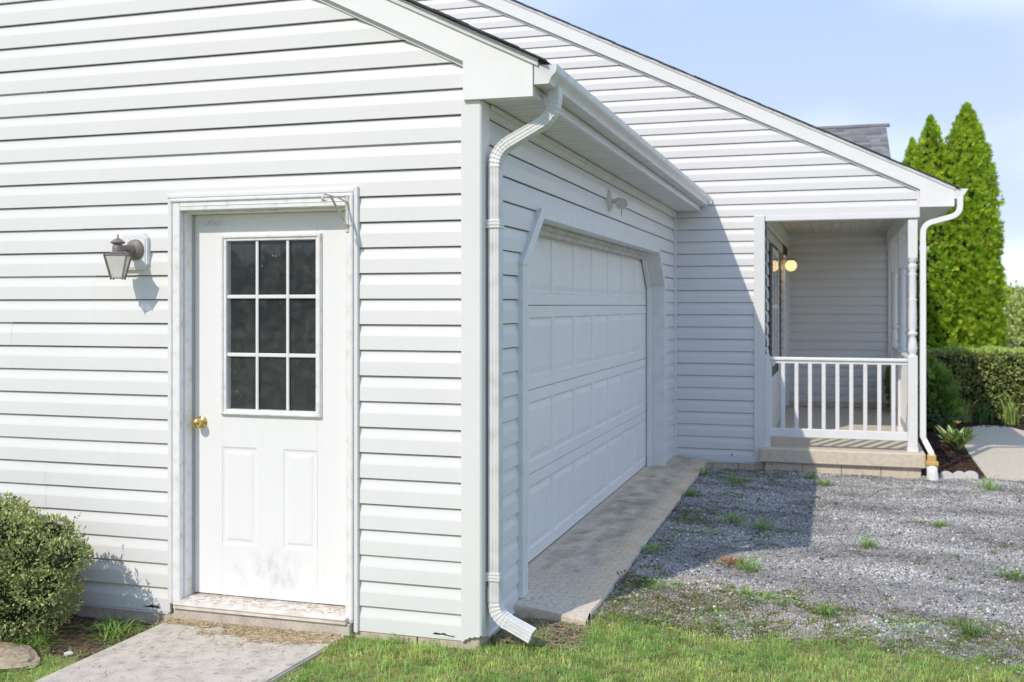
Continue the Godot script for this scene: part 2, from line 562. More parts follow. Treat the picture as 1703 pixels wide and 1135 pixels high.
func garage(house: Node3D) -> void:
	var X := Vector3.RIGHT
	var Z := Vector3.BACK
	# front gable wall with the side door
	var b := MB.new()
	b.prism(PackedVector2Array([Vector2(-6.8, -0.01), Vector2(-1.675, -0.01), Vector2(-1.675, 2.13), Vector2(-0.68, 2.13), Vector2(-0.68, -0.01), Vector2(-0.012, -0.01), Vector2(-0.012, 2.75), Vector2(-3.4, 4.44), Vector2(-6.8, 2.75)]), Vector3(0, 0, -0.1), X, Vector3.UP, Vector3(0, 0, 0.085))
	var wall := part("wall", b, M.sheathing, house)
	var seams := [-2.28, -2.9, -2.52, -2.05, -3.3, -2.75, -2.2, -3.1]
	for k in 34:
		var y := k * E
		var o := Vector3(0, y, 0)
		var le := -6.78 + maxf(0.0, y - 2.74) * 2.0
		var ls := 2.0 if y > 2.7 else 0.0
		var seam: float = seams[(k / 2) % seams.size()]
		if y < 2.12:
			lapped(wall, o, Z, X, le, -1.728, seam)
			board(wall, o, Z, X, -0.645, -0.088)
		elif y < 2.70:
			lapped(wall, o, Z, X, le, -0.088 if y < 2.5 else -0.06, seam)
		else:
			lapped(wall, o, Z, X, le, -0.076 - (y - 2.763) * 2.0 + 0.03, seam - 0.9, ls, -2.0)
	# starter strip under the lowest course
	bx("starter_strip", Vector3(-6.8, -0.012, -0.09), Vector3(-1.74, -0.002, -0.002), M.trim, wall, 0.001)
	# chipped hole in the lowest board and its torn flap
	b = MB.new()
	b.prism(PackedVector2Array([Vector2(-0.243, 0.022), Vector2(-0.232, 0.030), Vector2(-0.2, 0.027), Vector2(-0.185, 0.031), Vector2(-0.165, 0.022), Vector2(-0.135, 0.021), Vector2(-0.128, 0.017), Vector2(-0.16, 0.017), Vector2(-0.19, 0.022), Vector2(-0.22, 0.02)]), Vector3(0, 0, -0.0012), X, Vector3.UP, Vector3(0, 0, 0.0022))
	part("broken_edge", b, M.dark_gap, wall)
	b = MB.new()
	b.prism(PackedVector2Array([Vector2(-0.243, 0.021), Vector2(-0.22, 0.019), Vector2(-0.19, 0.021), Vector2(-0.16, 0.016), Vector2(-0.128, 0.016), Vector2(-0.15, 0.009), Vector2(-0.2, 0.011)]), Vector3(0, 0, -0.001), X, Vector3.UP, Vector3(0, 0, 0.0028))
	part("torn_flap", b, M.flat_white, wall)
	# second chip, by the door step
	b = MB.new()
	b.prism(PackedVector2Array([Vector2(-1.90, 0.018), Vector2(-1.86, 0.024), Vector2(-1.84, 0.034), Vector2(-1.825, 0.027), Vector2(-1.80, 0.029), Vector2(-1.79, 0.018), Vector2(-1.83, 0.016), Vector2(-1.86, 0.017)]), Vector3(0, 0, -0.0012), X, Vector3.UP, Vector3(0, 0, 0.0022))
	part("broken_edge", b, M.dark_gap, wall)
	# corner post, broken off at its foot
	b = MB.new()
	b.prism(PackedVector2Array([Vector2(-0.092, 0.002), Vector2(-0.078, 0.004), Vector2(-0.07, 0.016), Vector2(-0.06, 0.014), Vector2(-0.052, 0.026), Vector2(-0.035, 0.023), Vector2(-0.026, 0.03), Vector2(-0.008, 0.028), Vector2(0.003, 0.034), Vector2(0.003, 2.603), Vector2(-0.092, 2.603)]), Vector3(0, 0, 0.0), X, Vector3.UP, Vector3(0, 0, 0.0125))
	b.prism(PackedVector2Array([Vector2(0.0, 0.034), Vector2(0.02, 0.022), Vector2(0.04, 0.026), Vector2(0.06, 0.01), Vector2(0.08, 0.014), Vector2(0.107, 0.0), Vector2(0.107, 2.598), Vector2(0.0, 2.598)]), Vector3(0.0, 0, 0.0), Vector3.FORWARD, Vector3.UP, Vector3(0.0105, 0, 0))
	b.box(Vector3(0.003, 0.034, -0.001), Vector3(0.0102, 2.6, 0.0105), 0.003)
	part("corner_post", b, M.vinyl, house)
	# eave-side wall with the garage door
	b = MB.new()
	b.prism(PackedVector2Array([Vector2(0.1, -0.01), Vector2(0.1, 2.6), Vector2(6.36, 2.6), Vector2(6.36, -0.01), Vector2(5.55, -0.01), Vector2(5.55, 1.82), Vector2(5.22, 2.125), Vector2(1.07, 2.125), Vector2(0.74, 1.85), Vector2(0.74, -0.01)]), Vector3(-0.1, 0, 0), Vector3.FORWARD, Vector3.UP, Vector3(0.085, 0, 0))
	var side := part("wall", b, M.sheathing, house)
	var F := Vector3.FORWARD
	for k in 21:
		var y := k * E
		var o := Vector3(0, y, 0)
		if y < 1.72:
			board(side, o, X, F, 0.106, 0.645)
			board(side, o, X, F, 5.60, 6.325)
		elif y < 2.12:
			var t := (y - 1.85) * 1.26
			board(side, o, X, F, 0.106, 0.645 + maxf(0.0, t), 0.0, 1.26 if y > 1.8 else 0.5)
			board(side, o, X, F, 5.60 - maxf(0.0, t), 6.325, -1.13 if y > 1.8 else -0.5, 0.0)
		else:
			board(side, o, X, F, 0.106, 6.325)
	# J-channels: door-side edge, inner corner, top
	bx("frieze_trim", Vector3(-0.01, 2.545, -6.33), Vector3(0.012, 2.597, -0.11), M.soffit, side, 0.004)
	bx("frieze_trim", Vector3(0.0125, 2.575, -6.33), Vector3(0.024, 2.599, -0.11), M.soffit, side, 0.003)
	bx("corner_trim", Vector3(-0.012, 0.0, -6.345), Vector3(0.022, 2.6, -6.32), M.vinyl, side, 0.004)
	b = MB.new()
	b.box(Vector3(-0.012, -0.008, -0.64), Vector3(0.008, 0.004, -0.11), 0.002)
	part("starter_strip", b, M.trim, side)
	# plain walls that close the garage: outer side and interior
	bx("wall", Vector3(-6.9, -0.3, -6.35), Vector3(-6.8, 2.6, -0.0), M.sheathing, house, 0.0)
	bx("floor", Vector3(-6.8, -0.35, -6.35), Vector3(-0.16, 0.045, -0.105), M.interior, house, 0.0)
	# foundation: the block course that shows under the siding
	b = MB.new()
	for k in 12:
		var x := -6.8 + k * 0.4295
		b.box(Vector3(x, -0.4, -0.2), Vector3(minf(x + 0.425, -1.655), -0.004, -0.006), 0.004)
	part("foundation", b, M.block, house)
	b = MB.new()
	b.box(Vector3(-0.72, -0.4, -0.2), Vector3(-0.33, -0.003, -0.004), 0.004)
	b.box(Vector3(-0.325, -0.4, -0.2), Vector3(-0.006, 0.036, -0.006), 0.006)
	b.box(Vector3(-0.2, -0.4, -0.7), Vector3(-0.004, -0.006, -0.205), 0.004)
	part("foundation", b, M.block, house)
	garage_eaves(house)


func shingled(roof: Node3D, eave: Vector3, up_slope: Vector3, along: Vector3, width: float, length: float, thick: float, m: Material) -> void:
	# overlapping courses; each is a strip that runs the length of the eave
	var nrm := along.cross(up_slope).normalized()
	if nrm.y < 0.0:
		nrm = -nrm
	var n := int(width / 0.14)
	for k in n + 1:
		var b := MB.new()
		var s := k * 0.14
		var bs := Basis(along, nrm, along.cross(nrm))
		if bs.z.dot(up_slope) < 0.0:
			bs.z = -bs.z
		var l := 0.19 if s + 0.19 < width else width - s
		if l < 0.03:
			continue
		var tilt := Transform3D(bs, eave + up_slope * s + nrm * (0.0025 * (k % 2)))
		var a := rng.randf_range(0.0, 0.012)
		b.box(Vector3(-a, 0, -0.008), Vector3(length + rng.randf_range(0.0, 0.01), thick * rng.randf_range(0.8, 1.25), l), 0.002, tilt)
		part("shingle_course", b, m, roof)


func garage_eaves(house: Node3D) -> void:
	var X := Vector3.RIGHT
	# rake fascia with the boxed return, and the channel under it
	var b := MB.new()
	var s := 0.493
	var top := func(x: float) -> float: return 2.772 + (0.297 - x) * s
	var bot := func(x: float) -> float: return 2.786 + (-0.076 - x) * 0.4985
	b.prism(PackedVector2Array([Vector2(-0.076, 2.601), Vector2(0.271, 2.599), Vector2(0.271, 2.745), Vector2(0.297, 2.752), Vector2(0.297, top.call(0.297) - 0.012), Vector2(-3.4, top.call(-3.4) - 0.012), Vector2(-3.4, bot.call(-3.4)), Vector2(-0.076, bot.call(-0.076))]), Vector3(0, 0, 0.003), X, Vector3.UP, Vector3(0, 0, 0.03))
	b.prism(PackedVector2Array([Vector2(-3.4, top.call(-3.4) - 0.012), Vector2(-7.1, 2.77), Vector2(-7.1, 2.6), Vector2(-3.4, bot.call(-3.4))]), Vector3(0, 0, 0.003), X, Vector3.UP, Vector3(0, 0, 0.03))
	part("rake_board", b, M.pvc_trim, house)
	b = MB.new()
	b.prism(PackedVector2Array([Vector2(-0.078, bot.call(-0.078) - 0.024), Vector2(-0.078, bot.call(-0.078) + 0.004), Vector2(-3.4, bot.call(-3.4) + 0.004), Vector2(-3.4, bot.call(-3.4) - 0.024)]), Vector3(0, 0, -0.002), X, Vector3.UP, Vector3(0, 0, 0.010))
	b.prism(PackedVector2Array([Vector2(-0.078, bot.call(-0.078) - 0.009), Vector2(-0.078, bot.call(-0.078) - 0.001), Vector2(-3.4, bot.call(-3.4) - 0.001), Vector2(-3.4, bot.call(-3.4) - 0.009)]), Vector3(0, 0, 0.007), X, Vector3.UP, Vector3(0, 0, 0.008))
	part("rake_trim", b, M.vinyl, house)
	b = MB.new()
	b.prism(PackedVector2Array([Vector2(0.299, top.call(0.299) - 0.034), Vector2(0.299, top.call(0.299) - 0.002), Vector2(-3.4, top.call(-3.4) - 0.002), Vector2(-3.4, top.call(-3.4) - 0.034)]), Vector3(0, 0, 0.032), X, Vector3.UP, Vector3(0, 0, 0.012))
	part("drip_edge", b, M.alum, house)
	# roof deck and shingles
	b = MB.new()
	b.prism(PackedVector2Array([Vector2(0.29, 2.752), Vector2(0.30, 2.772), Vector2(-3.4, top.call(-3.4) - 0.002), Vector2(-7.1, 2.772), Vector2(-7.1, 2.75), Vector2(-3.4, top.call(-3.4) - 0.03)]), Vector3(0, 0, -6.35), X, Vector3.UP, Vector3(0, 0, 6.352))
	var roof := part("roof", b, M.sheathing, house)
	var up := Vector3(-1, s, 0).normalized()
	shingled(roof, Vector3(0.33, top.call(0.33) + 0.002, -6.34), up, Vector3(0, 0, 1), 4.2, 6.41, 0.009, M.shingle)
	shingled(roof, Vector3(-7.12, top.call(0.31) + 0.002, -6.34), Vector3(1, s, 0).normalized(), Vector3(0, 0, 1), 4.15, 6.41, 0.009, M.shingle)
	# fascia, soffit with its panels, gutter
	bx("fascia", Vector3(0.25, 2.598, -6.34), Vector3(0.271, 2.75, 0.002), M.alum, house, 0.002)
	bx("fascia", Vector3(0.2715, 2.598, -6.34), Vector3(0.277, 2.615, 0.002), M.alum, house, 0.002)
	b = MB.new()
	b.box(Vector3(-0.02, 2.63, -6.34), Vector3(0.25, 2.64, 0.0), 0.0)
	var sof := part("soffit", b, M.sheathing, house)
	for k in 21:
		b = MB.new()
		var z := -0.002 - k * 0.302
		for j in 3:
			var z0 := z - j * 0.1006
			b.box(Vector3(0.0, 2.604 + rng.randf_range(0.0, 0.001), z0 - 0.091), Vector3(0.252, 2.612, z0), 0.003)
			b.box(Vector3(0.0, 2.62, z0 - 0.1004), Vector3(0.252, 2.624, z0 - 0.0912), 0.0)
		part("soffit_panel", b, M.soffit, sof)
	b = MB.new()
	var prof := PackedVector2Array([Vector2(0.0, 0.0), Vector2(0.066, 0.0), Vector2(0.072, 0.003), Vector2(0.076, 0.016), Vector2(0.082, 0.03), Vector2(0.094, 0.042), Vector2(0.103, 0.05), Vector2(0.108, 0.062), Vector2(0.109, 0.084), Vector2(0.109, 0.09), Vector2(0.103, 0.093), Vector2(0.096, 0.09), Vector2(0.096, 0.086)])
	b.extrude(prof, Vector3(0.2775, 2.653, 0), X, Vector3.FORWARD, -0.03, 6.335, 0, 0, 2, 8)
	var inner := PackedVector2Array([Vector2(0.1, 0.086), Vector2(0.1, 0.06), Vector2(0.085, 0.045), Vector2(0.066, 0.01), Vector2(0.004, 0.004), Vector2(0.001, 0.09)])
	b.extrude(inner, Vector3(0.2775, 2.653, 0), X, Vector3.FORWARD, -0.028, 6.335)
	prof.append(Vector2(0.0, 0.092))
	b.prism(prof, Vector3(0.2775, 2.653, 0.0285), X, Vector3.UP, Vector3(0, 0, 0.004))
	for z in [-2.2, -4.4]:
		b.box(Vector3(0.279, 2.6515, z - 0.03), Vector3(0.345, 2.6535, z + 0.03), 0.0)
	part("gutter", b, M.alum, house)


func side_door(house: Node3D) -> void:
	var d := node("side_door", house)
	# brickmould casing: two legs and a head, each of stepped boards, with a vinyl channel round it
	for s in [0, 1]:
		var b := MB.new()
		var x0: float = -1.718 if s == 0 else -0.702
		var x1: float = -1.655 if s == 0 else -0.66
		b.box(Vector3(x0, 0.05 if s == 0 else 0.04, -0.02), Vector3(x1, 2.178, 0.018), 0.004)
		var sx: float = x0 if s == 0 else x1 - 0.018
		b.box(Vector3(sx + 0.002, 0.052, 0.0), Vector3(sx + 0.02, 2.176, 0.027), 0.005)
		part("door_casing", b, M.paint, d)
	var h := MB.new()
	h.box(Vector3(-1.6545, 2.112, -0.02), Vector3(-0.7025, 2.178, 0.018), 0.004)
	h.box(Vector3(-1.716, 2.157, 0.0), Vector3(-0.662, 2.177, 0.0275), 0.005)
	h.box(Vector3(-1.654, 2.135, 0.0), Vector3(-0.703, 2.139, 0.021), 0.001)
	part("door_casing", h, M.paint, d)
	bx("channel_trim", Vector3(-1.735, 0.0, -0.014), Vector3(-1.7195, 2.19, 0.008), M.vinyl, d, 0.002)
	bx("channel_trim", Vector3(-0.658, -0.005, -0.014), Vector3(-0.636, 2.21, 0.016), M.vinyl, d, 0.003)
	bx("channel_trim", Vector3(-1.735, 2.1805, -0.014), Vector3(-0.6585, 2.2, 0.014), M.vinyl, d, 0.003)
	# jambs and stops
	bx("door_jamb", Vector3(-1.672, 0.06, -0.16), Vector3(-1.648, 2.1115, -0.0205), M.paint, d, 0.002)
	bx("door_jamb", Vector3(-0.709, 0.06, -0.16), Vector3(-0.685, 2.1115, -0.0205), M.paint, d, 0.002)
	bx("door_jamb", Vector3(-1.6475, 2.1, -0.16), Vector3(-0.7095, 2.125, -0.0205), M.paint, d, 0.002)
	bx("weather_strip", Vector3(-1.6475, 0.1, -0.098), Vector3(-1.64, 2.098, -0.086), M.steel, d, 0.001)
	# slab: stiles and rails round the window and two raised panels
	var b := MB.new()
	var z0 := -0.145
	var z1 := -0.1
	b.box(Vector3(-1.645, 0.088, z0), Vector3(-1.474, 2.098, z1), 0.0015)
	b.box(Vector3(-0.918, 0.088, z0), Vector3(-0.711, 2.098, z1), 0.0015)
	b.box(Vector3(-1.474, 1.985, z0), Vector3(-0.918, 2.098, z1), 0.0)
	b.box(Vector3(-1.474, 0.872, z0), Vector3(-0.918, 1.044, z1), 0.0)
	b.box(Vector3(-1.474, 0.088, z0), Vector3(-0.918, 0.354, z1), 0.0)
	b.box(Vector3(-1.266, 0.354, z0), Vector3(-1.116, 0.872, z1), 0.0)
	door_uv(b)
	part("door_slab", b, M.door, d)
	for x in [[-1.474, -1.266], [-1.116, -0.918]]:
		b = MB.new()
		raised(b, Vector3(x[0], 0.354, z1), Vector3(x[1] - x[0], 0, 0), Vector3(0, 0.518, 0), Vector3(0, 0, 1), [[0.0, 0.0], [0.01, -0.0042], [0.024, -0.0042], [0.034, -0.0008], [0.05, 0.0]])
		door_uv(b)
		part("door_panel", b, M.door, d)
	# window frame: a proud moulded frame, muntins, nine panes
	var fx0 := -1.479
	var fx1 := -0.889
	var fy0 := 1.04
	var fy1 := 1.99
	b = MB.new()
	for q in [[fx0, fy0, fx0 + 0.036, fy1], [fx1 - 0.032, fy0, fx1, fy1], [fx0 + 0.036, fy1 - 0.034, fx1 - 0.032, fy1], [fx0 + 0.036, fy0, fx1 - 0.032, fy0 + 0.031]]:
		b.box(Vector3(q[0], q[1], z0 + 0.01), Vector3(q[2], q[3], z1 + 0.013), 0.003)
	for q in [[fx0 + 0.003, fy0 + 0.003, fx0 + 0.02, fy1 - 0.003], [fx1 - 0.018, fy0 + 0.003, fx1 - 0.003, fy1 - 0.003], [fx0 + 0.02, fy1 - 0.02, fx1 - 0.018, fy1 - 0.003], [fx0 + 0.02, fy0 + 0.003, fx1 - 0.018, fy0 + 0.018]]:
		b.box(Vector3(q[0], q[1], z1), Vector3(q[2], q[3], z1 + 0.021), 0.004)
	part("window_frame", b, M.paint, d)
	var gx := [-1.443, -1.273, -1.257, -1.094, -1.078, -0.921]
	var gy := [1.071, 1.348, 1.368, 1.653, 1.673, 1.956]
	for k in 2:
		bx("muntin", Vector3(gx[1 + 2 * k], 1.071, z1 - 0.006), Vector3(gx[2 + 2 * k], 1.956, z1 + 0.006), M.trim, d, 0.003)
		for j in 3:
			bx("muntin", Vector3(gx[2 * j], gy[1 + 2 * k], z1 - 0.0055), Vector3(gx[2 * j + 1], gy[2 + 2 * k], z1 + 0.0055), M.trim, d, 0.003)
	for i in 3:
		for j in 3:
			b = MB.new()
			var wob := rng.randf_range(-0.0012, 0.0012)
			b.quado(Vector3(gx[2 * i] - 0.004, gy[2 * j] - 0.004, z1 - 0.009), Vector3(gx[2 * i + 1] + 0.004, gy[2 * j] - 0.004, z1 - 0.009 + wob), Vector3(gx[2 * i + 1] + 0.004, gy[2 * j + 1] + 0.004, z1 - 0.009 + wob), Vector3(gx[2 * i] - 0.004, gy[2 * j + 1] + 0.004, z1 - 0.009), Vector3.BACK)
			var pane := part("pane", b, M.glass, d)
			# dried rain spots and paint flecks on the glass
			var fl := MB.new()
			for q in rng.randi_range(12, 26):
				var p := Vector3(rng.randf_range(gx[2 * i], gx[2 * i + 1]), rng.randf_range(gy[2 * j], gy[2 * j + 1]), z1 - 0.0078)
				if rng.randf() < 0.5:
					p.y = gy[2 * j + 1] - pow(rng.randf(), 2.0) * 0.2
				var r := rng.randf_range(0.0006, 0.0017) * (2.2 if rng.randf() < 0.06 else 1.0)
				for t in 5:
					fl.trin(p, p + Vector3(cos(t * TAU / 5), sin(t * TAU / 5) * 1.4, 0) * r, p + Vector3(cos((t + 1) * TAU / 5), sin((t + 1) * TAU / 5) * 1.4, 0) * r, Vector3.BACK)
			kind(part("dust", fl, M.fleck, pane), "stuff")
			fl = MB.new()
			fl.quado(Vector3(gx[2 * i], gy[2 * j], z1 - 0.0072), Vector3(gx[2 * i + 1], gy[2 * j], z1 - 0.0072), Vector3(gx[2 * i + 1], gy[2 * j + 1], z1 - 0.0072), Vector3(gx[2 * i], gy[2 * j + 1], z1 - 0.0072), Vector3.BACK)
			kind(part("dust_film", fl, M.film, pane), "stuff")
	# knob with rose and key cylinder
	var kx := Transform3D(Basis(Vector3.RIGHT, PI / 2), Vector3(-1.598, 0.997, z1))
	b = MB.new()
	b.lathe(PackedVector2Array([Vector2(0.0335, 0.0), Vector2(0.033, 0.004), Vector2(0.028, 0.009), Vector2(0.016, 0.012), Vector2(0.012, 0.016), Vector2(0.0115, 0.028), Vector2(0.016, 0.033), Vector2(0.024, 0.04), Vector2(0.0265, 0.05), Vector2(0.024, 0.06), Vector2(0.017, 0.065), Vector2(0.009, 0.066), Vector2(0.008, 0.069), Vector2(0.0, 0.069)]), kx, 24)
	part("door_knob", b, M.brass, d)
	# threshold, wooden sill, sweep
	b = MB.new()
	b.prism(PackedVector2Array([Vector2(0.0, 0.04), Vector2(0.19, 0.04), Vector2(0.19, 0.083), Vector2(0.1, 0.083), Vector2(0.0, 0.064)]), Vector3(-1.672, 0, 0.05), Vector3.FORWARD, Vector3.UP, Vector3(0.985, 0, 0))
	b.box(Vector3(-1.672, 0.058, 0.046), Vector3(-0.687, 0.066, 0.056), 0.002)
	part("threshold", b, M.sill, d)
	bx("sill_board", Vector3(-1.68, -0.02, -0.1), Vector3(-0.67, 0.0395, 0.036), M.stoop, d, 0.003)
	bx("door_sweep", Vector3(-1.643, 0.0835, -0.14), Vector3(-0.713, 0.0875, -0.103), M.dark_gap, d, 0.0)


func door_uv(b: MB) -> void:
	b.uvs = true
	b.u.clear()
	for p in b.v:
		b.u.append(Vector2((p.x + 1.645) / 0.934, 1.0 - (p.y - 0.088) / 2.01))


func raised(b: MB, o: Vector3, ex: Vector3, ey: Vector3, en: Vector3, steps: Array) -> void:
	# rings of (inset, height), then a flat field
	var hx := ex.normalized()
	var hy := ey.normalized()
	var ring := func(q: Array) -> Array:
		var i: float = q[0]
		var u: Vector3 = o + en * float(q[1])
		return [u + hx * i + hy * i, u + ex - hx * i + hy * i, u + ex + ey - hx * i - hy * i, u + ey + hx * i - hy * i]
	for k in steps.size() - 1:
		var a: Array = ring.call(steps[k])
		var c: Array = ring.call(steps[k + 1])
		for j in 4:
			var j2 := (j + 1) % 4
			b.quado(a[j], a[j2], c[j2], c[j], en)
	var f: Array = ring.call(steps[-1])
	b.quado(f[0], f[1], f[2], f[3], en)


func garage_door(house: Node3D) -> void:
	var d := node("garage_door", house)
	var xf := -0.155
	var ys := [0.052, 0.585, 1.1, 1.618, 2.14]
	var zs := -0.755
	var cw := 4.77 / 8.0
	var st := 0.028
	for r in 4:
		var y0: float = ys[r] + 0.0025
		var y1: float = ys[r + 1] - 0.0015
		var lo: float = y0 + 0.075
		var hi: float = y1 - 0.075
		var b := MB.new()
		b.box(Vector3(xf - 0.04, y0, zs - 4.77), Vector3(xf - 0.012, y1, zs), 0.0)
		b.box(Vector3(xf - 0.013, y0, zs - 4.77), Vector3(xf, lo, zs), 0.002)
		b.box(Vector3(xf - 0.013, hi, zs - 4.77), Vector3(xf, y1, zs), 0.002)
		for k in 9:
			var zc := zs - k * cw
			b.box(Vector3(xf - 0.013, lo, zc - st), Vector3(xf - 0.0002, hi, zc + st), 0.0)
		part("door_section", b, M.garage, d)
		for k in 8:
			b = MB.new()
			raised(b, Vector3(xf - 0.0002, lo, zs - k * cw - st), Vector3(0, 0, -cw + 2 * st), Vector3(0, hi - lo, 0), Vector3(1, 0, 0), [[0.0, 0.0], [0.006, -0.009], [0.018, -0.009], [0.05, -0.003], [0.052, -0.0025]])
			part("raised_panel", b, M.garage, d)
	# rubber seal along the floor
	bx("bottom_seal", Vector3(xf - 0.03, 0.03, zs - 4.77), Vector3(xf - 0.004, 0.0525, zs), M.shutter, d, 0.002)
	# capped frame: legs, clipped corners, head; each the full depth of the opening
	var F := Vector3.FORWARD
	var outer := [Vector2(0.645, 0.045), Vector2(0.645, 1.85), Vector2(1.03, 2.175), Vector2(5.24, 2.175), Vector2(5.605, 1.815), Vector2(5.605, 0.03)]
	var inner := [Vector2(0.745, 0.045), Vector2(0.745, 1.84), Vector2(1.075, 2.12), Vector2(5.215, 2.12), Vector2(5.535, 1.8), Vector2(5.535, 0.03)]
	for k in 5:
		var b := MB.new()
		b.prism(PackedVector2Array([outer[k], outer[k + 1], inner[k + 1], inner[k]]), Vector3(-0.15, 0, 0), F, Vector3.UP, Vector3(0.172 + (0.003 if k % 2 else 0.0), 0, 0))
		part("door_frame", b, M.capping, d)
	# lifted edge of the capping at the clipped corner
	bx("capping_lip", Vector3(0.0, 1.835, -0.742), Vector3(0.027, 1.858, -0.64), M.capping, d, 0.003)
	# stop moulding under the head and down the far side
	var b2 := MB.new()
	b2.box(Vector3(-0.148, 2.055, -5.21), Vector3(-0.11, 2.119, -1.08), 0.004)
	b2.box(Vector3(-0.1095, 2.085, -5.21), Vector3(-0.095, 2.119, -1.08), 0.004)
	part("stop_moulding", b2, M.dirtywhite, d)
	b2 = MB.new()
	b2.box(Vector3(-0.148, 0.04, -5.534), Vector3(-0.105, 1.8, -5.49), 0.004)
	b2.prism(PackedVector2Array([Vector2(5.49, 1.79), Vector2(5.535, 1.8), Vector2(5.215, 2.119), Vector2(5.17, 2.1)]), Vector3(-0.148, 0, 0), F, Vector3.UP, Vector3(0.04, 0, 0))
	part("stop_moulding", b2, M.trim, d)


func main_house(house: Node3D) -> void:
	var X := Vector3.RIGHT
	var Z := Vector3.BACK
	# gable wall
	var b := MB.new()
	b.prism(PackedVector2Array([Vector2(-11.6, -0.01), Vector2(0.89, -0.01), Vector2(0.89, 2.5), Vector2(2.385, 2.5), Vector2(2.40, 2.77), Vector2(-4.6, 6.18), Vector2(-11.6, 2.75)]), Vector3(0, 0, HZ - 0.115), X, Vector3.UP, Vector3(0, 0, 0.1))
	var wall := part("wall", b, M.sheathing, house)
	for k in 48:
		var y := k * E
		var o := Vector3(0, y, HZ)
		if y < 2.45:
			board(wall, o, Z, X, 0.012, 0.818)
		elif y < 2.6:
			board(wall, o, Z, X, 0.012, 2.388)
		else:
			var le := 0.28 - (y - 2.75) * 2.0 - 0.4
			if le < -4.5:
				le = -4.5
			board(wall, o, Z, X, le, minf(2.39, 2.414 - (y - 2.752) / 0.4867 + 0.03), 0.0, -2.0 if y > 2.7 else 0.0)
	# finish trim under the gable siding, over the porch
	bx("frieze_trim", Vector3(0.93, 2.485, HZ - 0.014), Vector3(2.41, 2.54, HZ + 0.006), M.trim, wall, 0.003)
	bx("corner_trim", Vector3(2.386, 2.487, HZ - 0.01), Vector3(2.414, 2.755, HZ + 0.012), M.vinyl, wall, 0.003)
	bx("corner_trim", Vector3(-0.012, 0.0, HZ - 0.012), Vector3(0.02, 2.58, HZ + 0.011), M.vinyl, wall, 0.003)
	bx("corner_post", Vector3(0.816, 0.002, HZ - 0.09), Vector3(0.925, 2.5405, HZ + 0.0125), M.vinyl, house, 0.004)
	bx("starter_strip", Vector3(0.02, -0.014, HZ - 0.05), Vector3(0.9, -0.002, HZ - 0.003), M.trim, wall, 0.001)
	bx("cable_stub", Vector3(0.585, 0.06, HZ - 0.01), Vector3(0.6, 0.085, HZ + 0.012), M.steel, wall, 0.003)
	# rake fascia with return
	var s := 0.4867
	var top := func(x: float) -> float: return 2.776 + (2.735 - x) * s
	var bot := func(x: float) -> float: return 2.762 + (2.414 - x) * s
	b = MB.new()
	b.prism(PackedVector2Array([Vector2(2.414, 2.588), Vector2(2.727, 2.586), Vector2(2.727, 2.76), Vector2(2.737, top.call(2.737) - 0.01), Vector2(-4.6, top.call(-4.6) - 0.01), Vector2(-4.6, bot.call(-4.6)), Vector2(2.414, bot.call(2.414))]), Vector3(0, 0, HZ + 0.003), X, Vector3.UP, Vector3(0, 0, 0.032))
	part("rake_board", b, M.pvc_trim, house)
	b = MB.new()
	b.prism(PackedVector2Array([Vector2(2.412, bot.call(2.412) - 0.026), Vector2(2.412, bot.call(2.412) + 0.004), Vector2(-4.6, bot.call(-4.6) + 0.004), Vector2(-4.6, bot.call(-4.6) - 0.026)]), Vector3(0, 0, HZ - 0.002), X, Vector3.UP, Vector3(0, 0, 0.011))
	part("rake_trim", b, M.vinyl, house)
	b = MB.new()
	b.prism(PackedVector2Array([Vector2(2.739, top.call(2.739) - 0.032), Vector2(2.739, top.call(2.739) - 0.001), Vector2(-4.6, top.call(-4.6) - 0.001), Vector2(-4.6, top.call(-4.6) - 0.032)]), Vector3(0, 0, HZ + 0.034), X, Vector3.UP, Vector3(0, 0, 0.01))
	part("drip_edge", b, M.alum, house)
	# roof
	b = MB.new()
	b.prism(PackedVector2Array([Vector2(2.735, 2.755), Vector2(2.737, 2.775), Vector2(-4.6, top.call(-4.6)), Vector2(-11.9, 2.775), Vector2(-11.9, 2.755), Vector2(-4.6, top.call(-4.6) - 0.03)]), Vector3(0, 0, -17.0), X, Vector3.UP, Vector3(0, 0, 17.0 + HZ + 0.002))
	var roof := part("roof", b, M.sheathing, house)
	shingled(roof, Vector3(2.77, top.call(2.77) + 0.002, HZ - 10.6), Vector3(-1, s, 0).normalized(), Vector3(0, 0, 1), 8.2, 10.66, 0.0065, M.shingle)
	shingled(roof, Vector3(-11.93, top.call(2.77) + 0.002, HZ - 10.6), Vector3(1, s, 0).normalized(), Vector3(0, 0, 1), 8.15, 10.66, 0.009, M.shingle)
	# soffit and fascia of the front eave, gutter
	bx("fascia", Vector3(2.706, 2.59, -10.9), Vector3(2.727, 2.752, HZ + 0.002), M.trim, house, 0.002)
	bx("soffit", Vector3(2.42, 2.604, -10.9), Vector3(2.705, 2.614, HZ + 0.001), M.soffit, house, 0.0)
	b = MB.new()
	var prof := PackedVector2Array([Vector2(0.0, 0.0), Vector2(0.066, 0.0), Vector2(0.075, 0.012), Vector2(0.085, 0.032), Vector2(0.102, 0.05), Vector2(0.109, 0.068), Vector2(0.125, 0.088), Vector2(0.125, 0.094), Vector2(0.112, 0.094)])
	b.extrude(prof, Vector3(2.7275, 2.66, 0), X, Vector3.FORWARD, -HZ - 0.03, 10.9)
	b.extrude(PackedVector2Array([Vector2(0.112, 0.09), Vector2(0.098, 0.055), Vector2(0.066, 0.008), Vector2(0.004, 0.005), Vector2(0.001, 0.094)]), Vector3(2.7275, 2.66, 0), X, Vector3.FORWARD, -HZ - 0.028, 10.9)
	prof.append(Vector2(0.0, 0.094))
